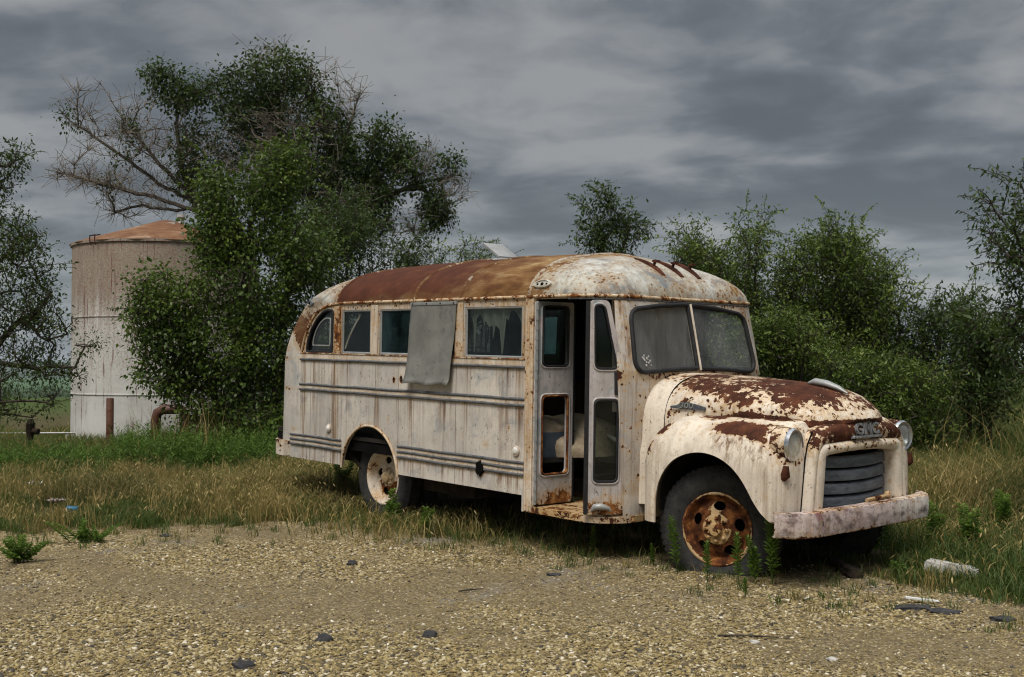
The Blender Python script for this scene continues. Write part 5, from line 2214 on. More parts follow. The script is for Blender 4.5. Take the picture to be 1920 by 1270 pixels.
def tree(name, base, label, cat, trunks, blist, n_pts, per, leaf_size, lmat, seed, bark='bark', group=None, spread=.10, rtip=.004, rmax=.12, shade=(.2, .75), narrow=1.0, droop=.25, shell=.5, seg=.16, wob=.22, power=.46, sprigs=0, lift=.15, shoot=(0, .3, .8)):
    r = np.random.default_rng(seed)
    base = np.array(base, float)
    pts = in_blobs(r, blist, n_pts, shell)
    pos, par, cnt, ends = grow(seed, trunks, pts, seg, wob, lift)
    lp, ld = leaf_cloud(r, pos, par, ends, per, spread)
    if sprigs:
        pos2, par2, cnt2 = extra_twigs(r, pos, par, cnt, ends[::max(1, len(ends) // sprigs)], 1, .2, .55, .5)
        new = np.arange(len(pos), len(pos2))
        k = np.repeat(new, 5)
        lp = np.concatenate([lp, pos2[k] + r.normal(0, .05, (len(k), 3))])
        ld = np.concatenate([ld, unit(r.normal(0, 1, (len(k), 3)))])
        pos, par, cnt = pos2, par2, cnt2
    n_in = len(lp)
    if shoot[0]:
        pos, par, cnt, lp2, ld2 = shoots(r, pos, par, cnt, ends, shoot[0], shoot[1], shoot[2])
        lp = np.concatenate([lp, lp2])
        ld = np.concatenate([ld, ld2])
    root = empty(name, base, label, cat, group)
    mt = branch_mesh('trunk', pos - base, par, cnt, rtip, rmax, power)
    link('trunk', mt, M[bark], root, 60)
    n = len(lp)
    cl = .5 + .5 * np.sin(lp[:, 0] * 3.1 + seed) * np.sin(lp[:, 1] * 2.7) * np.sin(lp[:, 2] * 3.7 + 1)
    val = np.clip(shade[0] + (shade[1] - shade[0]) * (.45 * r.random(n) + .55 * cl) + .22 * (r.random(n) < .06) + .16 * (np.arange(n) >= n_in), 0, 1)
    size = leaf_size * (.55 + .95 * r.random(n) ** 1.4)
    mc = leaves_mesh('crown', lp - base, size, val, seed, droop, narrow, ld)
    link('crown', mc, M[lmat], root)
    return root


def B(u, v, Y, rx, ry, rz, w=1.0):
    """blob centred behind photo pixel (u,v) at distance Y"""
    p = wp(u, v, Y)
    return (p[0], p[1], p[2], rx, ry, rz, w)


# --- the cottonwood in front of the tank (17.6 m away)
Yc = 17.4
cx_ = wp(450, 850, Yc)[0]
cot_tr = [[(cx_, Yc, -.1), (cx_ + .05, Yc, 1.2), wp(455, 560, Yc), wp(470, 420, Yc), wp(520, 290, Yc)],
          [(cx_ - .15, Yc, -.1), wp(400, 720, Yc), wp(330, 600, Yc - .3), wp(290, 540, Yc - .3)],
          [(cx_ + .3, Yc + .2, -.1), wp(520, 700, Yc), wp(540, 520, Yc), wp(560, 420, Yc)]]
cot_bl = [B(510, 330, Yc, .42, .45, .55, 1.1), B(465, 400, Yc, .75, .6, .6, 1.6), B(400, 360, Yc, .22, .3, .45, .4), B(555, 300, Yc, .20, .3, .30, .4), B(470, 520, Yc, .95, .8, .8, 2.4), B(420, 640, Yc, .95, .8, .7, 2.2),
          B(310, 545, Yc - .4, .55, .5, .32, .9), B(280, 600, Yc - .4, .35, .4, .35, .5), B(325, 640, Yc - .3, .65, .5, .45, 1.0), B(300, 700, Yc - .3, .35, .4, .30, .5), B(390, 740, Yc, .75, .6, .45, 1.3), B(520, 640, Yc + .2, .8, .7, .7, 1.8), B(570, 470, Yc, .50, .6, .6, 1.1), B(480, 780, Yc, .75, .6, .45, 1.4), B(570, 740, Yc + .4, .6, .6, .7, 1.0), B(415, 440, Yc, .45, .4, .45, .8)]
tree('cottonwood_tree', (cx_, Yc, 0), 'bright green leafy cottonwood tree growing in front of the white tank', 'tree', cot_tr, cot_bl, 2500, 22, .064, 'leaf_cotton', 21, spread=.10, shade=(.1, 1.0), rtip=.0035, rmax=.07, droop=.5, narrow=1.25, shoot=(70, .3, .7))

# --- the big half dead tree behind it (25 m)
Yb = 25.0
tb = wp(592, 690, Yb)
big_tr = [[(tb[0], Yb, -.1), (tb[0] + .1, Yb, 1.8), wp(596, 500, Yb), wp(590, 400, Yb), wp(560, 300, Yb), wp(500, 200, Yb)],
          [wp(596, 500, Yb), wp(612, 400, Yb - .3), wp(625, 310, Yb), wp(610, 220, Yb), wp(560, 150, Yb)],
          [(tb[0] - 1.2, Yb, -.1), wp(480, 520, Yb), wp(425, 430, Yb), wp(375, 385, Yb), wp(340, 320, Yb), wp(330, 240, Yb)],
          [wp(425, 430, Yb), wp(365, 395, Yb - .4), wp(290, 370, Yb - .6), wp(190, 345, Yb - .5), wp(85, 318, Yb - .2)],
          [wp(375, 385, Yb), wp(330, 395, Yb + .3), wp(270, 385, Yb + .5), wp(215, 400, Yb + .6)],
          [wp(375, 385, Yb), wp(300, 310, Yb), wp(235, 230, Yb + .2), wp(185, 150, Yb + .2)],
          [wp(375, 385, Yb), wp(300, 345, Yb + .4), wp(210, 280, Yb + .4), wp(130, 225, Yb + .4)],
          [wp(596, 500, Yb), wp(680, 420, Yb), wp(740, 360, Yb), wp(800, 340, Yb + .2), wp(870, 325, Yb + .3)],
          [wp(596, 500, Yb), wp(660, 430, Yb + .3), wp(700, 340, Yb + .2), wp(715, 270, Yb)],
          [wp(740, 360, Yb), wp(790, 350, Yb), wp(815, 395, Yb), wp(840, 410, Yb)],
          [wp(625, 310, Yb), wp(650, 250, Yb), wp(670, 190, Yb), wp(685, 165, Yb)]]
big_live = [B(480, 225, Yb + .2, .8, .8, .6, 1.2), B(500, 310, Yb + .3, .9, .8, .7, 1.2), B(650, 300, Yb, .6, .7, .7, .9), B(690, 390, Yb, .7, .7, .6, .9), B(520, 130, Yb, .85, .9, .40, 1.3), B(440, 175, Yb, .75, .8, .45, 1.1), B(300, 140, Yb, .36, .4, .28, .35), B(365, 165, Yb, .55, .6, .30, .6), B(330, 185, Yb, .4, .4, .2, .3), B(560, 210, Yb, 1.0, .9, .8, 1.8), B(610, 260, Yb + .3, .8, .8, .8, 1.3), B(420, 250, Yb + .4, .9, .8, .5, .7), B(395, 330, Yb + .5, .75, .7, .6, .9), B(350, 290, Yb, .5, .6, .5, .4),
            B(725, 265, Yb, .50, .6, .50, .9), B(720, 330, Yb, .55, .6, .6, .8), B(770, 300, Yb, .5, .6, .5, .7), B(850, 305, Yb + .3, .36, .4, .18, .4), B(815, 385, Yb, .30, .4, .42, .6), B(650, 350, Yb + .3, .9, .9, .8, 1.6), B(560, 330, Yb + .5, 1.0, .9, .8, 1.2), B(660, 430, Yb, 1.0, .9, .7, 1.4), B(580, 430, Yb + .3, .9, .9, .7, 1.0), B(240, 250, Yb, .35, .4, .35, .12), B(120, 215, Yb + .4, .13, .2, .1, .05), B(205, 290, Yb, .4, .4, .3, .07), B(215, 340, Yb, .3, .3, .25, .07)]
r = np.random.default_rng(77)
big_pts = in_blobs(r, big_live, 1900, .8)
dead_bl = [B(240, 300, Yb, 1.9, 1.0, .95, 2.2), B(190, 200, Yb + .2, 1.0, .8, .75, .9), B(170, 330, Yb - .4, 1.0, .7, .25, .7), B(235, 385, Yb + .4, .8, .7, .30, .6), B(290, 230, Yb, 1.1, .9, .8, 1.0), B(480, 270, Yb - .7, 1.2, .5, .8, 1.5), B(560, 250, Yb - .8, 1.0, .4, .9, 1.1), B(655, 180, Yb, .5, .5, .55, .6), B(620, 140, Yb, .5, .5, .4, .3), B(500, 95, Yb, .4, .4, .2, .2), B(790, 300, Yb, .5, .6, .5, .5), B(850, 350, Yb + .2, .5, .6, .40, .8), B(770, 410, Yb, .6, .6, .5, .8), B(640, 400, Yb - .6, .8, .4, .8, .5)]
dead_pts = in_blobs(r, dead_bl, 800, .85)
root = empty('half_dead_tree', (tb[0], Yb, 0), 'large half dead tree with bare grey branches and dark leaf clumps behind the cottonwood', 'tree')
base = np.array([tb[0], Yb, 0])
allp = np.concatenate([big_pts, dead_pts])
pos, par, cnt, ends = grow(31, big_tr, allp, .2, .20, .10)
live_e = [e for e in ends if e[0] < len(big_pts)]
dead_e = [e for e in ends if e[0] >= len(big_pts)]
lp, ld = leaf_cloud(r, pos, par, live_e, 27, .135)
pos2, par2, cnt2 = extra_twigs(r, pos, par, cnt, dead_e, 5, .12, .55, .22)
# split wood into living and bleached parts
dead_set = np.zeros(len(pos2), bool)
dead_set[len(pos):] = True
for a, e in dead_e:
    q = e
    for _ in range(14):
        if par[q] < 0 or cnt[q] > 40:
            break
        dead_set[q] = True
        q = par[q]
par_l = np.where(dead_set, -1, par2)
par_d = np.where(dead_set, par2, -1)
link('trunk', branch_mesh('trunk', pos2 - base, par_l, cnt2, .0055, .16, .44), M['bark'], root, 60)
link('dead_branches', branch_mesh('dead_branches', pos2 - base, par_d, cnt2, .0042, .07, .44, 4), M['deadbark'], root, 60)
n = len(lp)
cl = .5 + .5 * np.sin(lp[:, 0] * 2.1) * np.sin(lp[:, 1] * 2.0) * np.sin(lp[:, 2] * 2.7 + 1)
link('crown', leaves_mesh('crown', lp - base, .078 * (.6 + .9 * r.random(n)), np.clip(.05 + .75 * (.4 * r.random(n) + .6 * cl), 0, 1), 5, .5, 1.15, ld), M['leaf_dark'], root)

# --- dense elms between the cottonwood and the bus roof, and behind the bus
def shrub(u, vtop, vbot, Y, w, label, seed, n=700, per=11, lmat='leaf_elm', leaf=.06, shade=(.15, .85), cat='shrub', group=None, name='elm_shrub', spread=.09, blobs_=None, lean=0):
    r = np.random.default_rng(seed)
    w *= 1.2
    n = int(n * .95)
    leaf *= .92
    per = int(per * 1.55)
    zt = wp(u, vtop + 24, Y)[2]
    zb = max(.15, wp(u, vbot, Y)[2])
    X = wp(u, 680, Y)[0]
    h = zt - zb
    tr = []
    bl = []
    for k in range(5):
        a = 2 * pi * k / 5 + r.random()
        ex = X + w * .62 * cos(a) * r.random() + lean
        ey = Y + w * .5 * sin(a)
        ez = zb + h * (.62 + .36 * r.random())
        tr.append([(X + .12 * cos(a), Y + .12 * sin(a), -.1), ((X + ex) / 2 + .1 * cos(a), (Y + ey) / 2, (ez + .2) / 2.1), (ex, ey, ez)])
        bl.append((ex, ey, ez, w * .30, w * .3, h * .13, .45))
    for k in range(10):
        a = r.random() * 2 * pi
        q = r.random()
        zz = zb + h * (.08 + .74 * q)
        ww = w * (.98 - .45 * q)
        bl.append((X + ww * .55 * cos(a) + lean * q, Y + ww * .45 * sin(a), zz, w * .46, w * .42, h * .17, 1.0))
    bl.append((X + lean, Y, zt - h * .10, w * .22, w * .2, h * .10, .35))
    if blobs_:
        bl += blobs_
    return tree(name, (X, Y, 0), label, cat, tr, bl, n, per, leaf, lmat, seed, spread=spread, shade=shade, rtip=.003, rmax=.05, narrow=.85, group=group, shell=.7, sprigs=int(n * .12), lift=.1, shoot=(int(24 + 60 * w), .22, .32 + .30 * w))



shrub(650, 372, 830, 21.0, 1.15, 'dark bushy elm between the cottonwood and the rear of the bus', 101, 900, 11, 'leaf_dark', .075, (.1, .8))
shrub(735, 425, 830, 22.0, 1.0, 'dark elm rising behind the rear roof of the bus', 102, 700, 11, 'leaf_dark', .07, (.1, .8))
shrub(815, 432, 800, 22.5, .85, 'thin pale green sapling above the rear bus roof', 103, 520, 9, 'leaf_elm', .06, (.2, .85))
shrub(880, 420, 800, 23.0, .85, 'sapling showing just left of the open roof hatch', 104, 560, 9, 'leaf_elm', .06, (.1, .8))
shrub(950, 445, 800, 24.0, .75, 'sapling peeping out behind the open roof hatch', 105, 420, 8, 'leaf_elm', .055, (.1, .8))
shrub(1150, 352, 800, 20.0, .62, 'pointed dark elm rising behind the front of the bus roof', 106, 700, 12, 'leaf_dark', .075, (.15, .85), blobs_=[B(1135, 370, 20, .14, .2, .20, .5), B(1095, 382, 20, .18, .2, .08, .3), B(1200, 430, 20, .22, .2, .25, .6), B(1110, 440, 20, .3, .3, .25, .7), B(1160, 410, 20, .30, .3, .3, .8)])
shrub(1285, 392, 800, 19.0, 1.0, 'airy elm shrub directly behind the windscreen corner', 107, 1150, 11, 'leaf_elm', .065, (.1, .85))
shrub(1400, 415, 800, 18.0, .95, 'tall elm shrub behind the hood, left of the tallest one', 108, 950, 12, 'leaf_elm', .065, (.1, .9))
shrub(1545, 398, 810, 17.0, 1.10, 'tallest dense elm shrub behind the nose of the bus', 109, 1500, 12, 'leaf_elm', .062, (.1, .95))
shrub(1655, 470, 810, 16.8, .80, 'elm shrub with drooping tips right of the tallest one', 110, 800, 12, 'leaf_elm', .06, (.1, .9))
shrub(1480, 560, 820, 15.8, .80, 'low dense elm growth right behind the hood', 111, 900, 12, 'leaf_elm', .06, (.1, .9))
shrub(1745, 545, 815, 16.5, .75, 'rounded dark shrub at the right, before the open slope', 112, 800, 12, 'leaf_dark', .062, (.1, .85))
shrub(1835, 558, 800, 14.5, .60, 'broad leaved bush under the tree at the right edge', 113, 520, 10, 'leaf_dark', .075, (.1, .8))
shrub(1600, 640, 830, 14.8, .75, 'low shrub beside the far headlamp', 114, 700, 12, 'leaf_elm', .058, (.1, .85))
shrub(1700, 660, 830, 14.3, .60, 'leafy low shrub at the edge of the tall grass right of the bus', 115, 560, 12, 'leaf_elm', .056, (.15, .9))

shrub(1350, 425, 800, 18.6, .85, 'elm shrub filling the gap behind the windscreen top', 116, 900, 11, 'leaf_elm', .065, (.1, .9))
shrub(1475, 452, 800, 17.6, .75, 'elm shrub between the two tallest shrubs behind the hood', 117, 560, 11, 'leaf_elm', .065, (.1, .9))
shrub(1610, 440, 810, 17.6, .65, 'elm shrub close behind the tallest one on its right', 118, 480, 11, 'leaf_elm', .062, (.1, .9))
# --- tree at the right edge (near, 9 m)
Yr = 9.5
rx0 = wp(1990, 900, Yr)[0]
rt = [[(rx0, Yr, -.1), wp(1975, 700, Yr), wp(1960, 520, Yr), wp(1935, 400, Yr), wp(1915, 340, Yr)], [wp(1975, 700, Yr), wp(1920, 640, Yr), wp(1880, 590, Yr)], [wp(1960, 520, Yr), wp(1900, 440, Yr), wp(1850, 375, Yr)]]
rbl = [B(1905, 375, Yr, .16, .25, .20, .8), B(1862, 385, Yr, .10, .2, .05, .25), B(1880, 440, Yr, .14, .25, .12, .7), B(1905, 500, Yr, .16, .3, .20, 1.0), B(1870, 480, Yr, .12, .2, .08, .4), B(1910, 590, Yr, .14, .3, .18, .9), B(1960, 450, Yr, .25, .4, .45, 1.4), B(1970, 600, Yr, .25, .4, .40, 1.3), B(1895, 655, Yr, .14, .25, .14, .6), B(1905, 700, Yr, .12, .2, .12, .5)]
tree('elm_tree', (rx0, Yr, 0), 'elm tree reaching into the picture at the right edge', 'tree', rt, rbl, 360, 15, .046, 'leaf_dark', 41, spread=.06, shade=(.1, .8), rtip=.0028, rmax=.06, narrow=.8, droop=.5, seg=.09, shoot=(60, .18, .38))
# --- tree at the left edge (11 m)
Yl = 11.5
lx0 = wp(-40, 880, Yl)[0]
lt = [[(lx0, Yl, -.1), wp(-30, 680, Yl), wp(-20, 500, Yl), wp(-20, 330, Yl), wp(0, 285, Yl)], [wp(-30, 680, Yl), wp(40, 600, Yl), wp(90, 640, Yl), wp(125, 630, Yl)], [wp(-20, 500, Yl), wp(40, 450, Yl), wp(70, 430, Yl)], [wp(-30, 680, Yl), wp(70, 690, Yl), wp(140, 690, Yl)]]
lbl = [B(15, 300, Yl, .12, .25, .12, .5), B(45, 290, Yl, .07, .2, .03, .16), B(5, 345, Yl, .10, .2, .10, .35), B(15, 440, Yl, .28, .4, .25, 1.6), B(50, 470, Yl, .20, .3, .25, 1.0), B(20, 560, Yl, .38, .4, .35, 2.0), B(70, 560, Yl, .18, .3, .28, .7), B(30, 650, Yl, .40, .4, .28, 1.7), B(105, 600, Yl, .14, .3, .12, .4), B(90, 490, Yl, .08, .2, .10, .2), B(40, 740, Yl, .38, .4, .28, 1.3), B(100, 690, Yl, .16, .3, .10, .4), B(165, 645, Yl, .12, .2, .05, .22), B(145, 700, Yl, .08, .2, .04, .14), B(-40, 520, Yl, .4, .5, 1.1, 2.0)]
tree('elm_tree', (lx0, Yl, 0), 'small leaved elm tree reaching into the picture at the left edge', 'tree', lt, lbl, 800, 17, .042, 'leaf_dark', 43, spread=.065, shade=(.1, .85), rtip=.003, rmax=.06, narrow=.8, seg=.09, shoot=(60, .2, .5))

# distant wood along the valley
r = np.random.default_rng(8)
pts = []
for k in range(420):
    x = -330 + 700 * r.random()
    y = 500 + 120 * r.random()
    z = ground_z(np.array([x]), np.array([y]))[0]
    pts.append((x, y, z + 2, 5 + 4 * r.random(), 5, 3 + 2.5 * r.random(), 1))
mb_v = in_blobs(r, pts, 26000, .5)
me = leaves_mesh('far_wood', mb_v, .9 + 1.1 * r.random(len(mb_v)), r.random(len(mb_v)) * .7, 3)
fw = link('far_wood', me, M['leaf_dark'])
tag(fw, 'dark belt of far trees across the valley on the left', 'woods', kind='stuff')

# ------------------------------------------------------------------ grasses
def blades(r, x, y, h, w, lean, val, leandir=None, z=None):
    n = len(x)
    z = ground_z(x, y) if z is None else z
    a = r.random(n) * 2 * pi if leandir is None else leandir + r.normal(0, .9, n)
    dx, dy = np.cos(a), np.sin(a)
    fa = r.random(n) * pi
    px_, py_ = np.cos(fa) * w, np.sin(fa) * w
    l = lean * h
    P0 = np.stack([x, y, z - .02], -1)
    mid = np.stack([x + dx * l * .35, y + dy * l * .35, z + h * .58], -1)
    tip = np.stack([x + dx * l * 1.1, y + dy * l * 1.1, z + h * (1 - .30 * np.minimum(lean, 1.2))], -1)
    s = np.stack([px_, py_, np.zeros(n)], -1)
    v = np.stack([P0 - s, P0 + s, mid - s * .8, mid + s * .8, tip], 1)
    b_ = (np.arange(n) * 5)[:, None]
    f = np.concatenate([b_ + np.array([[0, 1, 3]]), b_ + np.array([[0, 3, 2]]), b_ + np.array([[2, 3, 4]])], 0)
    return v.reshape(-1, 3), f, np.repeat(val, 5), tip, np.stack([dx, dy], -1)


def seed_heads(r, tip, d, size, val):
    n = len(tip)
    out = np.stack([d[:, 0], d[:, 1], -.7 - .5 * r.random(n)], -1)
    out = unit(out)
    sd_ = unit(np.cross(out, r.normal(0, 1, (n, 3))))
    s = size[:, None]
    v = np.stack([tip, tip + out * s * .4 + sd_ * s * .11, tip + out * s, tip + out * s * .4 - sd_ * s * .11], 1)
    b_ = (np.arange(n) * 4)[:, None]
    f = np.concatenate([b_ + np.array([[0, 1, 2]]), b_ + np.array([[0, 2, 3]])], 0)
    return v.reshape(-1, 3), f, np.repeat(val, 4)


class Sward:
    def __init__(self):
        self.v, self.f, self.a, self.n = [], [], [], 0
    def add(self, v, f, a):
        self.v.append(v)
        self.f.append(f + self.n)
        self.a.append(a)
        self.n += len(v)
    def build(self, name, label, cat):
        me = np_mesh(name, np.concatenate(self.v), np.concatenate(self.f), {'v': np.concatenate(self.a)})
        o = link(name, me, M['grass'])
        return tag(o, label, cat, kind='stuff')


_bi = np.linalg.inv(BUS_R)


def under_bus(x, y, pad=0.0):
    P = np.stack([x - BUS_O[0], y - BUS_O[1], np.full(len(x), .3 - BUS_O[2])], -1) @ BUS_R
    return (P[:, 0] > -6.1 - pad) & (P[:, 0] < .75 + pad) & (np.abs(P[:, 1]) < 1.0 + pad)


def patch(x, y, k=1.0, ph=0.0):
    return .5 + .25 * np.sin(x * 1.3 * k + ph) * np.sin(y * 1.1 * k + 1 + ph) + .25 * np.sin(x * 2.9 * k + y * 1.7 * k + ph)


def field(r, n, xlo, xhi, ylo, yhi):
    y = ylo + (yhi - ylo) * r.random(n) ** 1.15
    x = xlo + (xhi - xlo) * r.random(n)
    lim = (np.abs(x) < y * .50 + .6)
    return x[lim], y[lim]


def tufts(sw, r, cx, cy, kind):
    """kind per tuft: 0 green, 1 upright straw, 2 nodding brome, 3 matted litter"""
    nb = np.array([34, 17, 20, 20])[kind]
    nb = (nb * (.5 + r.random(len(cx)))).astype(int) + 3
    th = np.array([.11, .20, .27, .06])[kind] * (.55 + .9 * r.random(len(cx)) ** 1.2)
    tv = np.where(kind == 0, .10 + .26 * r.random(len(cx)), .52 + .36 * r.random(len(cx)))
    tl = np.array([.70, .22, .80, 1.5])[kind]
    ts = np.array([.055, .045, .05, .09])[kind]
    td = r.random(len(cx)) * 6.283
    i = np.repeat(np.arange(len(cx)), nb)
    n = len(i)
    x = cx[i] + r.normal(0, 1, n) * ts[i]
    y = cy[i] + r.normal(0, 1, n) * ts[i]
    h = th[i] * (.45 + .75 * r.random(n))
    val = np.clip(tv[i] + r.normal(0, .07, n), .02, 1)
    lean = tl[i] * (.4 + .9 * r.random(n))
    v, f, a, tip, d = blades(r, x, y, h, np.where(kind[i] == 0, .0034, .0026) * (.7 + .7 * r.random(n)), lean, val, leandir=td[i] + np.arctan2(y - cy[i], x - cx[i]) * .6)
    sw.add(v, f, a)
    sel = ((kind[i] == 2) & (r.random(n) < .55)) | ((kind[i] == 1) & (r.random(n) < .18))
    sw.add(*seed_heads(r, tip[sel], d[sel], .030 + .035 * r.random(sel.sum()), np.clip(.62 + .36 * r.random(sel.sum()), 0, 1)))


# dry straw, brome and short green tufts left of and around the bus
r = np.random.default_rng(500)
sw = Sward()
x, y = field(r, 15500, -9.5, 3.2, 9.9, 18.5)
e = y - edge_y(x)
p = patch(x, y)
bare = np.exp(-(((x + 4.75) / .60) ** 2 + ((y - 11.75) / .55) ** 2))
keep = (e > -.15 + .9 * r.random(len(x)) ** 2) & (r.random(len(x)) < np.clip(.35 + .75 * p, .2, 1) * (1 - .97 * bare)) & ~(under_bus(x, y) & (r.random(len(x)) < .88))
x, y = x[keep], y[keep]
u_ = CX + F_PX * x / y
q = patch(x, y, 1.1, 2) + r.normal(0, .16, len(x))
q = q + .12 * np.sin(x * 4.1) * np.sin(y * 3.3)
kind = np.where(q > .72, 1, np.where(q > .60, 3, 0))
kind = np.where((r.random(len(x)) < .13 + .25 * ((u_ > 480) & (u_ < 680))), 2, kind)
kind = np.where((y > 14.2) & (r.random(len(x)) < sstep(y, 14.2, 16)), 0, kind)
kind = np.where((u_ > 620) & (u_ < 850) & (y < 12.3), np.where(r.random(len(x)) < .6, 3, 0), kind)
tufts(sw, r, x, y, kind)
# thin matted cover between the tufts
x, y = field(r, 60000, -9.5, 3.2, 10.0, 17)
e = y - edge_y(x)
keep = (e > .0 + 1.0 * r.random(len(x)) ** 2) & ~(under_bus(x, y) & (r.random(len(x)) < .9)) & (r.random(len(x)) < 1 - .9 * np.exp(-(((x + 4.75) / .60) ** 2 + ((y - 11.75) / .55) ** 2)))
x, y = x[keep], y[keep]
n = len(x)
v, f, a, tip, d = blades(r, x, y, .03 + .07 * r.random(n), np.full(n, .003), .8 + 1.2 * r.random(n), np.where(r.random(n) < .5, .10 + .28 * r.random(n), .45 + .35 * r.random(n)))
sw.add(v, f, a)
# drooping brome by the rear wheel and bus side
for (cu, cv, num, hh, gr_amt) in ((775, 992, 500, .24, .35), (610, 968, 900, .26, .3), (580, 905, 1500, .36, .25), (540, 930, 1300, .32, .25), (820, 992, 350, .22, .3), (470, 925, 1100, .30, .2), (330, 945, 1000, .28, .2), (900, 1000, 200, .18, .3), (200, 930, 700, .26, .3)):
    c = gp(cu, cv)
    x = c[0] + r.normal(0, .42, num)
    y = c[1] + r.normal(0, .34, num)
    val = np.where(r.random(num) < gr_amt, .08 + .30 * r.random(num), .50 + .42 * r.random(num))
    h = hh * (.45 + .8 * r.random(num))
    v, f, a, tip, d = blades(r, x, y, h, .0032 + .002 * r.random(num), .4 + .8 * r.random(num), val)
    sw.add(v, f, a)
    sel = (r.random(num) < .25) & (val > .45)
    sw.add(*seed_heads(r, tip[sel], d[sel], .035 + .03 * r.random(sel.sum()), .60 + .35 * r.random(sel.sum())))
sw.build('dry_grass', 'dry straw coloured grass mixed with green blades left of the bus', 'grass')

# tall green grass and weeds in front of the tank
sw = Sward()
x, y = field(r, 130000, -12, 1.0, 14.6, 22.5)
p = patch(x, y, .8, 4)
zone = sstep(y + 1.6 * (patch(x, y, .9, 8) - .5), 14.4, 16.8)
keep = (r.random(len(x)) < zone * (.55 + .6 * p)) & ~under_bus(x, y, .2)
x, y = x[keep], y[keep]
n = len(x)
u_ = CX + F_PX * x / y
h = (.55 + .8 * patch(x, y, 1.5, 3)) * (.22 + .22 * sstep(y, 15.2, 17.5) * (.4 + p[keep]) * (.45 + .55 * sstep(u_, 180, 260))) * (.5 + .75 * r.random(n))
val = np.where(r.random(n) < .10 + .25 * (patch(x, y, 1.7, 2) > .62), .5 + .4 * r.random(n), np.clip(.04 + .26 * r.random(n) + .22 * patch(x, y, 1.3, 6), 0, .45))
v, f, a, tip, d = blades(r, x, y, h, .006 + .005 * r.random(n), .2 + .7 * r.random(n), val)
sw.add(v, f, a)
sel = r.random(n) < .012
sw.add(*seed_heads(r, tip[sel], d[sel], .06 + .04 * r.random(sel.sum()), .6 + .35 * r.random(sel.sum())))
# dead upright stalks
num = 160
x = wp(385, 800, 17)[0] + r.normal(0, .45, num)
y = 17 + r.normal(0, .3, num)
v, f, a, tip, d = blades(r, x, y, .75 + .45 * r.random(num), np.full(num, .006), .12 + .2 * r.random(num), .62 + .3 * r.random(num))
sw.add(v, f, a)
sw.build('tall_green_grass', 'tall green grass and weeds at the foot of the white tank', 'grass')

# right side: green low growth, a bright dry brome patch, tall grass at the shrubs
sw = Sward()
x, y = field(r, 105000, 1.6, 9.5, 6.4, 17)
e = y - edge_y(x)
p = patch(x, y, 1.0, 1)
keep = (e > -.05 + .7 * r.random(len(x)) ** 2) & (r.random(len(x)) < np.clip(.35 + .7 * p, .2, 1)) & ~(under_bus(x, y, .05) & (r.random(len(x)) < .93))
x, y = x[keep], y[keep]
e = y - edge_y(x)
n = len(x)
u_ = CX + F_PX * x / y
drypatch = np.exp(-(((u_ - 1790) / 120) ** 2 + ((y - 11.2) / 1.6) ** 2))
h = (.07 + .16 * sstep(e, .2, 1.6) + .28 * sstep(e, 2.5, 5) + .12 * drypatch) * (.5 + .9 * r.random(n))
isdry = r.random(n) < (.10 + .25 * (patch(x, y, .8, 3) > .66) + .75 * drypatch)
val = np.where(isdry, .52 + .42 * r.random(n), .06 + .34 * r.random(n))
v, f, a, tip, d = blades(r, x, y, h, .0030 + .0028 * r.random(n), .3 + .8 * r.random(n), val)
sw.add(v, f, a)
sel = isdry & (r.random(n) < .2) & (h > .18)
sw.add(*seed_heads(r, tip[sel], d[sel], .035 + .035 * r.random(sel.sum()), .62 + .38 * r.random(sel.sum())))
x, y = field(r, 5200, 1.8, 8.5, 6.6, 14.5)
e = y - edge_y(x)
keep = (e > -.1 + .9 * r.random(len(x)) ** 2) & ~(under_bus(x, y, .05) & (r.random(len(x)) < .93))
x, y = x[keep], y[keep]
u_ = CX + F_PX * x / y
q = patch(x, y, 1.2, 1) + r.normal(0, .16, len(x)) + .35 * np.exp(-((u_ - 1790) / 120) ** 2) * sstep(y, 9.5, 10.5)
kind = np.where(q > .90, 2, np.where(q > .80, 1, 0))
tufts(sw, r, x, y, kind)
num = 5200
x = wp(1790, 900, 12)[0] + r.normal(0, .75, num)
y = 12.0 + r.normal(0, .75, num)
v, f, a, tip, d = blades(r, x, y, .40 * (.6 + .7 * r.random(num)), .0035 + .002 * r.random(num), .5 + .7 * r.random(num), np.where(r.random(num) < .8, .55 + .4 * r.random(num), .15 + .2 * r.random(num)), leandir=np.full(num, .3))
sw.add(v, f, a)
sel = r.random(num) < .45
sw.add(*seed_heads(r, tip[sel], d[sel], .04 + .035 * r.random(sel.sum()), .7 + .3 * r.random(sel.sum())))
x, y = field(r, 42000, 4.5, 16, 13, 26)
n = len(x)
h = (.45 + .45 * r.random(n)) * (.6 + .6 * patch(x, y, .8))
v, f, a, tip, d = blades(r, x, y, h, .006 + .005 * r.random(n), .25 + .7 * r.random(n), np.where(r.random(n) < .22, .45 + .35 * r.random(n), .06 + .36 * r.random(n)))
sw.add(v, f, a)
sel = r.random(n) < .06
sw.add(*seed_heads(r, tip[sel], d[sel], .06 + .04 * r.random(sel.sum()), .58 + .3 * r.random(sel.sum())))
num = 110
x = 4.6 + 2.6 * r.random(num)
y = 11.5 + 2.2 * r.random(num)
v, f, a, tip, d = blades(r, x, y, .85 + .6 * r.random(num), np.full(num, .0035), .2 + .5 * r.random(num), .6 + .35 * r.random(num))
sw.add(v, f, a)
sw.build('rank_grass', 'rank green and golden grass right of the bus', 'grass')

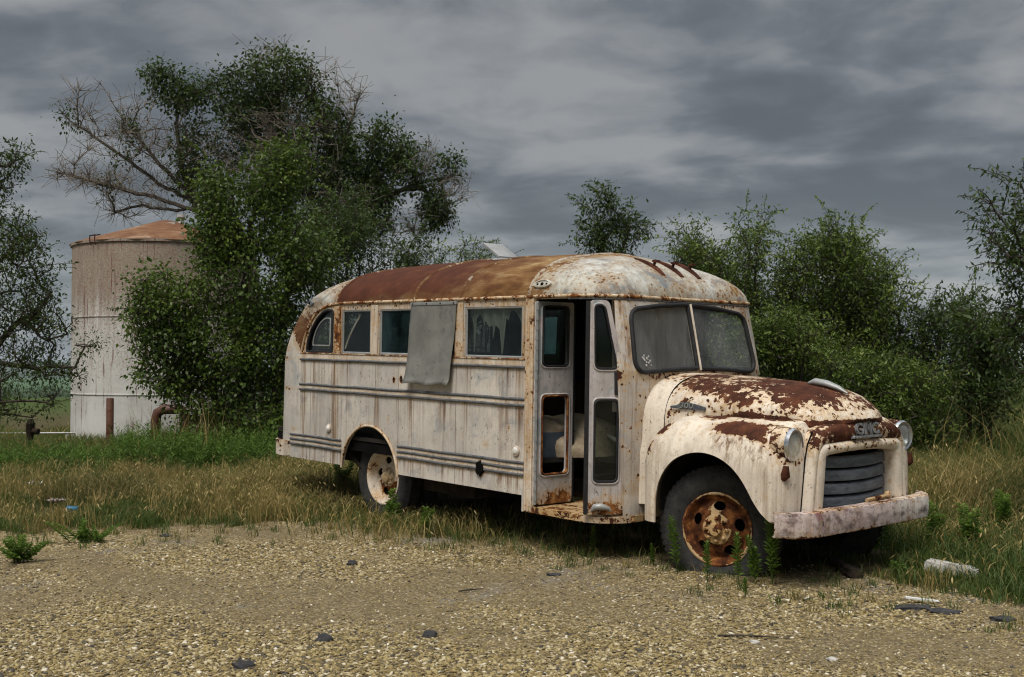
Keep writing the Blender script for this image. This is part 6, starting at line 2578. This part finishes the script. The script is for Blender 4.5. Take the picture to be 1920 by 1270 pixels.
# sparse little tufts on the gravel edge
sw = Sward()
for k in range(420):
    cx = -5 + 9 * r.random()
    cy = edge_y(np.array([cx]))[0] + .1 - 1.5 * r.random() ** 2.2
    if abs(cx) > cy * .5:
        continue
    num = int(6 + 18 * r.random())
    x = cx + r.normal(0, .03, num)
    y = cy + r.normal(0, .03, num)
    v, f, a, tip, d = blades(r, x, y, (.03 + .09 * r.random()) * (.5 + .8 * r.random(num)), np.full(num, .0028), .3 + .8 * r.random(num), (.08 if r.random() < .65 else .5) + .3 * r.random(num))
    sw.add(v, f, a)
# under the bus: scraps of grass
num = 5000
x = -1.5 + 4.2 * r.random(num)
y = 9.0 + 2.6 * r.random(num)
ok = under_bus(x, y, .25)
x, y = x[ok], y[ok]
v, f, a, tip, d = blades(r, x, y, .05 + .12 * r.random(len(x)), np.full(len(x), .003), .3 + .9 * r.random(len(x)), np.where(r.random(len(x)) < .5, .1 + .25 * r.random(len(x)), .45 + .4 * r.random(len(x))))
sw.add(v, f, a)
sw.build('grass_tufts', 'small grass tufts scattered along the gravel edge', 'grass')


# ------------------------------------------------------------------ single weeds
def weed(u, v, htop, label, seed, kind='mare', lean=0.0, n_st=1, width=1.0, group='weeds beside the bus and gravel edge'):
    """u,v: where its foot stands in the photo; htop: pixel row of its tip"""
    r = np.random.default_rng(seed)
    p = gp(u, v)
    p[2] = ground_z(np.array([p[0]]), np.array([p[1]]))[0]
    H = (v - htop) / F_PX * p[1]
    root = empty('weed', p, label, 'weed', group)
    st = MB()
    lp, ld, ls = [], [], []
    for s in range(n_st):
        ax, ay = (r.normal(0, .25 * width, 2) if n_st > 1 else (lean, r.normal(0, .06)))
        hh = H * (1 if s == 0 else .6 + .4 * r.random())
        pts = [(ax * hh * t ** 1.3 + (0 if n_st == 1 else .015 * s * ax), ay * hh * t ** 1.3, hh * t) for t in np.linspace(0, 1, 7)]
        st.tube(pts, [.0045 * (1 - .8 * t) for t in np.linspace(0, 1, 7)], 5)
        num = int(34 + 120 * hh)
        for k in range(num):
            t = (.16 if kind == 'mare' else .10) + .84 * (k / num) ** .8
            i = min(5, int(t * 6))
            ft = t * 6 - i
            q = np.array(pts[i]) * (1 - ft) + np.array(pts[i + 1]) * ft
            a = 2.4 * k + r.random() * .6
            L = (.070 if kind == 'mare' else .080) * ((.62 + .62 * t - .75 * t ** 3) if kind == 'mare' else (1.1 - .62 * t)) * (.6 + .7 * r.random()) * max(.55, min(1.3, H / .3))
            up = 1.0 if kind == 'mare' else .45
            lp.append(q)
            ld.append((cos(a), sin(a), up * (.5 + t)))
            ls.append(L)
    st.build('stem', M['leaf_weed'], root, 60)
    lp, ld, ls = np.array(lp), unit(np.array(ld)), np.array(ls)
    n = len(lp)
    rr_ = np.random.default_rng(seed + 1)
    sd_ = unit(np.cross(np.array([[0, 0, 1.0]]), ld) + rr_.normal(0, .15, (n, 3)))
    w = ls[:, None] * (.13 if kind == 'mare' else .17)
    m1 = lp + ld * ls[:, None] * .5 + np.array([[0, 0, .006]])
    tp = lp + ld * ls[:, None] - np.array([[0, 0, 1.0]]) * ls[:, None] * .22
    vv = np.stack([lp, m1 - sd_ * w, tp, m1 + sd_ * w], 1).reshape(-1, 3)
    bb = (np.arange(n) * 4)[:, None]
    ff = np.concatenate([bb + np.array([[0, 1, 2]]), bb + np.array([[0, 2, 3]])], 0)
    me = np_mesh('foliage', vv, ff, {'v': np.repeat(np.clip(.25 + .5 * rr_.random(n) + .25 * (lp[:, 2] > H * .8), 0, 1), 4)})
    link('foliage', me, M['leaf_weed'], root)
    return root


weed(1270, 1075, 972, 'slender weed before the left edge of the front tyre', 1, lean=-.12)
weed(1326, 1092, 1020, 'small weed under the rusty front rim, left of centre', 2)
weed(1384, 1096, 1006, 'leafy weed in front of the lower right of the rusty rim', 3)
weed(1416, 1096, 1010, 'bushy weed just left of the tallest weed at the front tyre', 4, n_st=2)
weed(1448, 1098, 964, 'tallest bright weed standing right of the front tyre', 5, n_st=2, width=.4)
weed(1398, 1118, 1085, 'tiny weed alone on gravel in front of the front tyre', 6)
weed(1652, 1045, 945, 'tall thin weed standing in front of the bumper end', 7, 'broad', lean=.06)
weed(1112, 1040, 985, 'weed below the bus step, right of a pair', 8)
weed(1088, 1018, 980, 'weed below the bus step, left of a pair', 9)
weed(1010, 1010, 978, 'small weed beneath the door post of the bus', 10)
weed(915, 1002, 968, 'dry looking weed beneath the skirt of the bus', 11, 'broad', n_st=2)
weed(735, 985, 915, 'green weed in front of the rear wheel', 12, 'broad', n_st=3, width=.8)
weed(792, 1000, 945, 'weed on the grass tip right of the rear wheel', 13, 'broad', n_st=2)
weed(35, 1056, 998, 'low bushy weed on gravel at the far left', 14, 'broad', n_st=9, width=2.6)
weed(155, 1018, 975, 'low spreading green weed right of the far left bushy one', 15, 'broad', n_st=8, width=3.0)
weed(180, 1016, 985, 'small green weed at the gravel edge below the blue can', 16, 'broad', n_st=6, width=2.4)
weed(640, 925, 870, 'dark leafy weed just left of the rear tyre', 17, 'broad', n_st=5, width=1.5)
weed(1225, 1060, 1018, 'small weed just left of the front tyre', 18, n_st=2)
weed(1755, 1035, 945, 'tall leafy weed beside the concrete block', 19, 'broad', n_st=3, width=.8)
weed(1820, 1050, 950, 'tall leafy weed behind the right end of the concrete block', 20, 'broad', n_st=3, width=.8)
weed(1880, 1020, 925, 'leafy weed in the grass near the right edge', 21, 'broad', n_st=4, width=1.0)
weed(1690, 1085, 1050, 'low green weed left of the concrete block', 22, 'broad', n_st=4, width=1.6)
# mass of leafy weeds under the cottonwood
r = np.random.default_rng(900)
lp, ls, ld = [], [], []
for k in range(900):
    u = 225 + 300 * r.random() if k < 620 else -10 + 230 * r.random()
    Y = 15.6 + 1.9 * r.random()
    X = wp(u, 800, Y)[0]
    H = (.30 + .40 * r.random()) * (1 if k < 620 else .5)
    ax, ay = r.normal(0, .12, 2)
    num = 30
    t = .15 + .85 * np.arange(num) / num
    a = 2.4 * np.arange(num)
    lp.append(np.stack([X + ax * t, Y + ay * t, ground_z(np.array([X]), np.array([Y]))[0] + H * t], -1))
    ld.append(np.stack([np.cos(a), np.sin(a), .5 + .5 * t], -1))
    ls.append(.10 * (1.15 - .65 * t) * (.7 + .5 * r.random(num)))
lp, ld, ls = np.concatenate(lp), unit(np.concatenate(ld)), np.concatenate(ls)
me = leaves_mesh('weed_bed', lp, ls, np.clip(.05 + .75 * r.random(len(lp)), 0, 1), 17, .15, .45, ld * 2.5)
o = link('weed_bed', me, M['leaf_weed'])
tag(o, 'thick bed of leafy green weeds under the cottonwood and tank', 'weeds', kind='stuff')

# ------------------------------------------------------------------ litter and lumps
def lump(u, v, size, mat, label, cat, seed, name, flat=.6, rot=0):
    rn = np.random.default_rng(seed)
    bm = bmesh.new()
    bmesh.ops.create_icosphere(bm, subdivisions=3, radius=1)
    ph = rn.random((5, 4)) * 6
    for vv in bm.verts:
        c = vv.co
        d = 1 + sum(.16 / (q + 1) * sin((q + 1.5) * 2 * (c.x * ph[q, 0] * .4 + c.y * ph[q, 1] * .4 + c.z) + ph[q, 2]) for q in range(5))
        vv.co = Vector((c.x * size[0], c.y * size[1], max(c.z, -.25) * size[2])) * d
    me = bpy.data.meshes.new(name)
    bm.to_mesh(me)
    bm.free()
    o = link(name, me, mat, None, 180)
    p = gp(u, v)
    o.location = (p[0], p[1], ground_z(np.array([p[0]]), np.array([p[1]]))[0] + size[2] * .15)
    o.rotation_euler = (0, 0, rot)
    return tag(o, label, cat)


lump(660, 1060, (.038, .032, .030), M['asphalt'], 'dark green-black lump alone on gravel near the middle', 'lump', 1, 'asphalt_lump')
lump(607, 1202, (.048, .035, .034), M['asphalt'], 'black flat lump on gravel, left of the centre foreground', 'lump', 2, 'asphalt_lump')
lump(805, 1194, (.045, .035, .030), M['asphalt'], 'black flat lump on gravel at the centre foreground', 'lump', 3, 'asphalt_lump')
lump(455, 1252, (.055, .040, .034), M['asphalt'], 'black lump at the bottom edge of the gravel', 'lump', 4, 'asphalt_lump')
lump(312, 1004, (.055, .04, .022), M['asphalt'], 'dark lump where gravel meets dry grass on the left', 'lump', 5, 'asphalt_lump')
lump(1038, 1078, (.06, .04, .016), M['asphalt'], 'dark flat stone on gravel below the bus step', 'stone', 6, 'dark_stone')
lump(1712, 1140, (.14, .07, .020), M['asphalt'], 'dark slab of asphalt under the white splinter', 'slab', 7, 'asphalt_slab', rot=.3)
lump(1768, 1148, (.11, .06, .018), M['asphalt'], 'dark slab of asphalt right of the white splinter', 'slab', 8, 'asphalt_slab', rot=-.5)
lump(1880, 1165, (.08, .05, .022), M['asphalt'], 'grey stone on gravel near the right edge', 'stone', 9, 'grey_stone')
for k, (u, v) in enumerate(((1415, 1205), (1560, 1240))):
    lump(u, v, (.03, .024, .014), M['concrete'], ['pale stone in the right foreground gravel', 'pale stone near the bottom edge on the right'][k], 'stone', 20 + k, 'pale_stone')
# concrete block
mb = MB()
mb.box((-.185, -.075, 0), (.185, .075, .088))
me = mb.mesh('concrete_block')
bm = bmesh.new()
bm.from_mesh(me)
bmesh.ops.bevel(bm, geom=bm.edges[:], offset=.010, segments=2, affect='EDGES')
bmesh.ops.subdivide_edges(bm, edges=[e for e in bm.edges if e.calc_length() > .04], cuts=5, use_grid_fill=True)
rn = random.Random(4)
for vv in bm.verts:
    k = .006 * sin(vv.co.x * 40) * sin(vv.co.z * 60 + 1)
    vv.co += Vector((rn.uniform(-.003, .003), k + rn.uniform(-.003, .003), rn.uniform(-.003, .003)))
    if vv.co.x > .13 and vv.co.z > .05:
        vv.co.z -= .018
bm.to_mesh(me)
bm.free()
o = link('concrete_block', me, M['concrete'], None, 40)
a_, b_ = gp(1745, 1082), gp(1838, 1092)
o.location = ((a_[0] + b_[0]) / 2, (a_[1] + b_[1]) / 2 + .06, .02)
o.rotation_euler = (radians(-4), radians(4), math.atan2(b_[1] - a_[1], b_[0] - a_[0]))
tag(o, 'broken pale concrete block lying in grass at the right', 'block')
# rotten log
a_, b_ = gp(1552, 1052), gp(1606, 1086)
mb = MB()
rows = []
for t in np.linspace(0, 1, 18):
    c = Vector(a_) * (1 - t) + Vector(b_) * t
    rr_ = .050 + .012 * sin(t * 9)
    dirv = (Vector(b_) - Vector(a_)).normalized()
    sdv = Vector((-dirv.y, dirv.x, 0))
    rows.append([c + sdv * rr_ * cos(a) * (1 + .18 * sin(5 * a + t * 4)) + Vector((0, 0, .035 + .6 * rr_ * sin(a) * (1 + .2 * sin(4 * a)))) for a in np.linspace(0, 2 * pi, 22, endpoint=False)])
mb.quadgrid(rows, close_u=True)
mb.ngon(rows[0])
mb.ngon(rows[-1])
tag(mb.build('rotten_log', M['oldwood'], None, 50), 'dark rotten log on the ground under the front bumper', 'log')
# splinter of white board and thin sticks
p = gp(1728, 1132)
mb = MB()
mb.hexa([(-.10, -.012, .028), (.11, -.020, .022), (.10, .0, .022), (-.10, .018, .028)], [(-.10, -.012, .040), (.11, -.020, .030), (.10, .0, .030), (-.10, .018, .040)])
o = mb.build('white_splinter', M['paper'], None)
o.location = p
o.rotation_euler = (0, 0, -.35)
tag(o, 'white splinter of board lying on dark asphalt slabs', 'splinter')
for k, (u0, v0, u1, v1, lab) in enumerate(((1345, 1195, 1460, 1200, 'thin dark stick on gravel in the right foreground'), (1720, 1088, 1790, 1110, 'pale bent twig in front of the concrete block'), (1870, 1120, 1905, 1090, 'dark twig standing in grass at the right edge'), (860, 1112, 905, 1108, 'short dark stick on gravel at the centre'))):
    a_, b_ = gp(u0, v0), gp(u1, v1)
    mid_ = (a_ + b_) / 2 + np.array([0, .02, .012])
    mb = MB()
    mb.tube([(a_[0], a_[1], .012), tuple(mid_), (b_[0], b_[1], .015 if k != 2 else .06)], [.005, .006, .003], 6)
    tag(mb.build('stick', M['bark'] if k != 1 else M['deadbark'], None, 60), lab, 'stick')


def paper(u, v, w, h, mat, label, seed, cat='litter', name='paper_scrap'):
    rn = random.Random(seed)
    rows = []
    for j in range(7):
        rows.append([((i / 8 - .5) * w + rn.uniform(-.01, .01), (j / 6 - .5) * w * .7 + rn.uniform(-.01, .01), h * (.35 + .5 * abs(sin(i * 1.3 + seed) * cos(j * 1.1))) + rn.uniform(0, h * .25)) for i in range(9)])
    mb = MB()
    mb.quadgrid(rows)
    o = mb.build(name, mat, None)
    p = gp(u, v)
    o.location = (p[0], p[1], ground_z(np.array([p[0]]), np.array([p[1]]))[0] + .02)
    return tag(o, label, cat)


paper(64, 924, .14, .10, M['paper'], 'crumpled white paper in dry grass at the far left', 1)
paper(372, 908, .12, .07, M['paper'], 'small white paper scrap in grass left of the bus', 2)
paper(104, 954, .20, .07, M['pinkpaper'], 'dirty pinkish paper on bare soil at the left', 3)
p = gp(135, 968)
mb = MB()
mb.lathe([(0, -.055), (.026, -.055), (.031, -.047), (.031, .047), (.026, .055), (0, .055)], 20, 'x')
o = mb.build('drink_can', M['bluecan'], None, 40)
o.location = (p[0], p[1], .075)
o.rotation_euler = (0, .1, .2)
tag(o, 'blue crushed can on bare soil at the left', 'can')

# ------------------------------------------------------------------ air
m_haze = bpy.data.materials.new('haze')
m_haze.use_nodes = True
nt = m_haze.node_tree
nt.nodes.clear()
pv = V(nt, 'ShaderNodeVolumePrincipled', {'Color': (.80, .87, .95), 'Density': .00013, 'Anisotropy': .2})
V(nt, 'ShaderNodeOutputMaterial', {'Volume': pv.outputs[0]})
mb = MB()
mb.box((-9600, -3300, -28), (9600, 9600, 40))
hz = mb.build('haze', m_haze)
tag(hz, 'thin blue haze over the far valley', 'haze', kind='stuff')
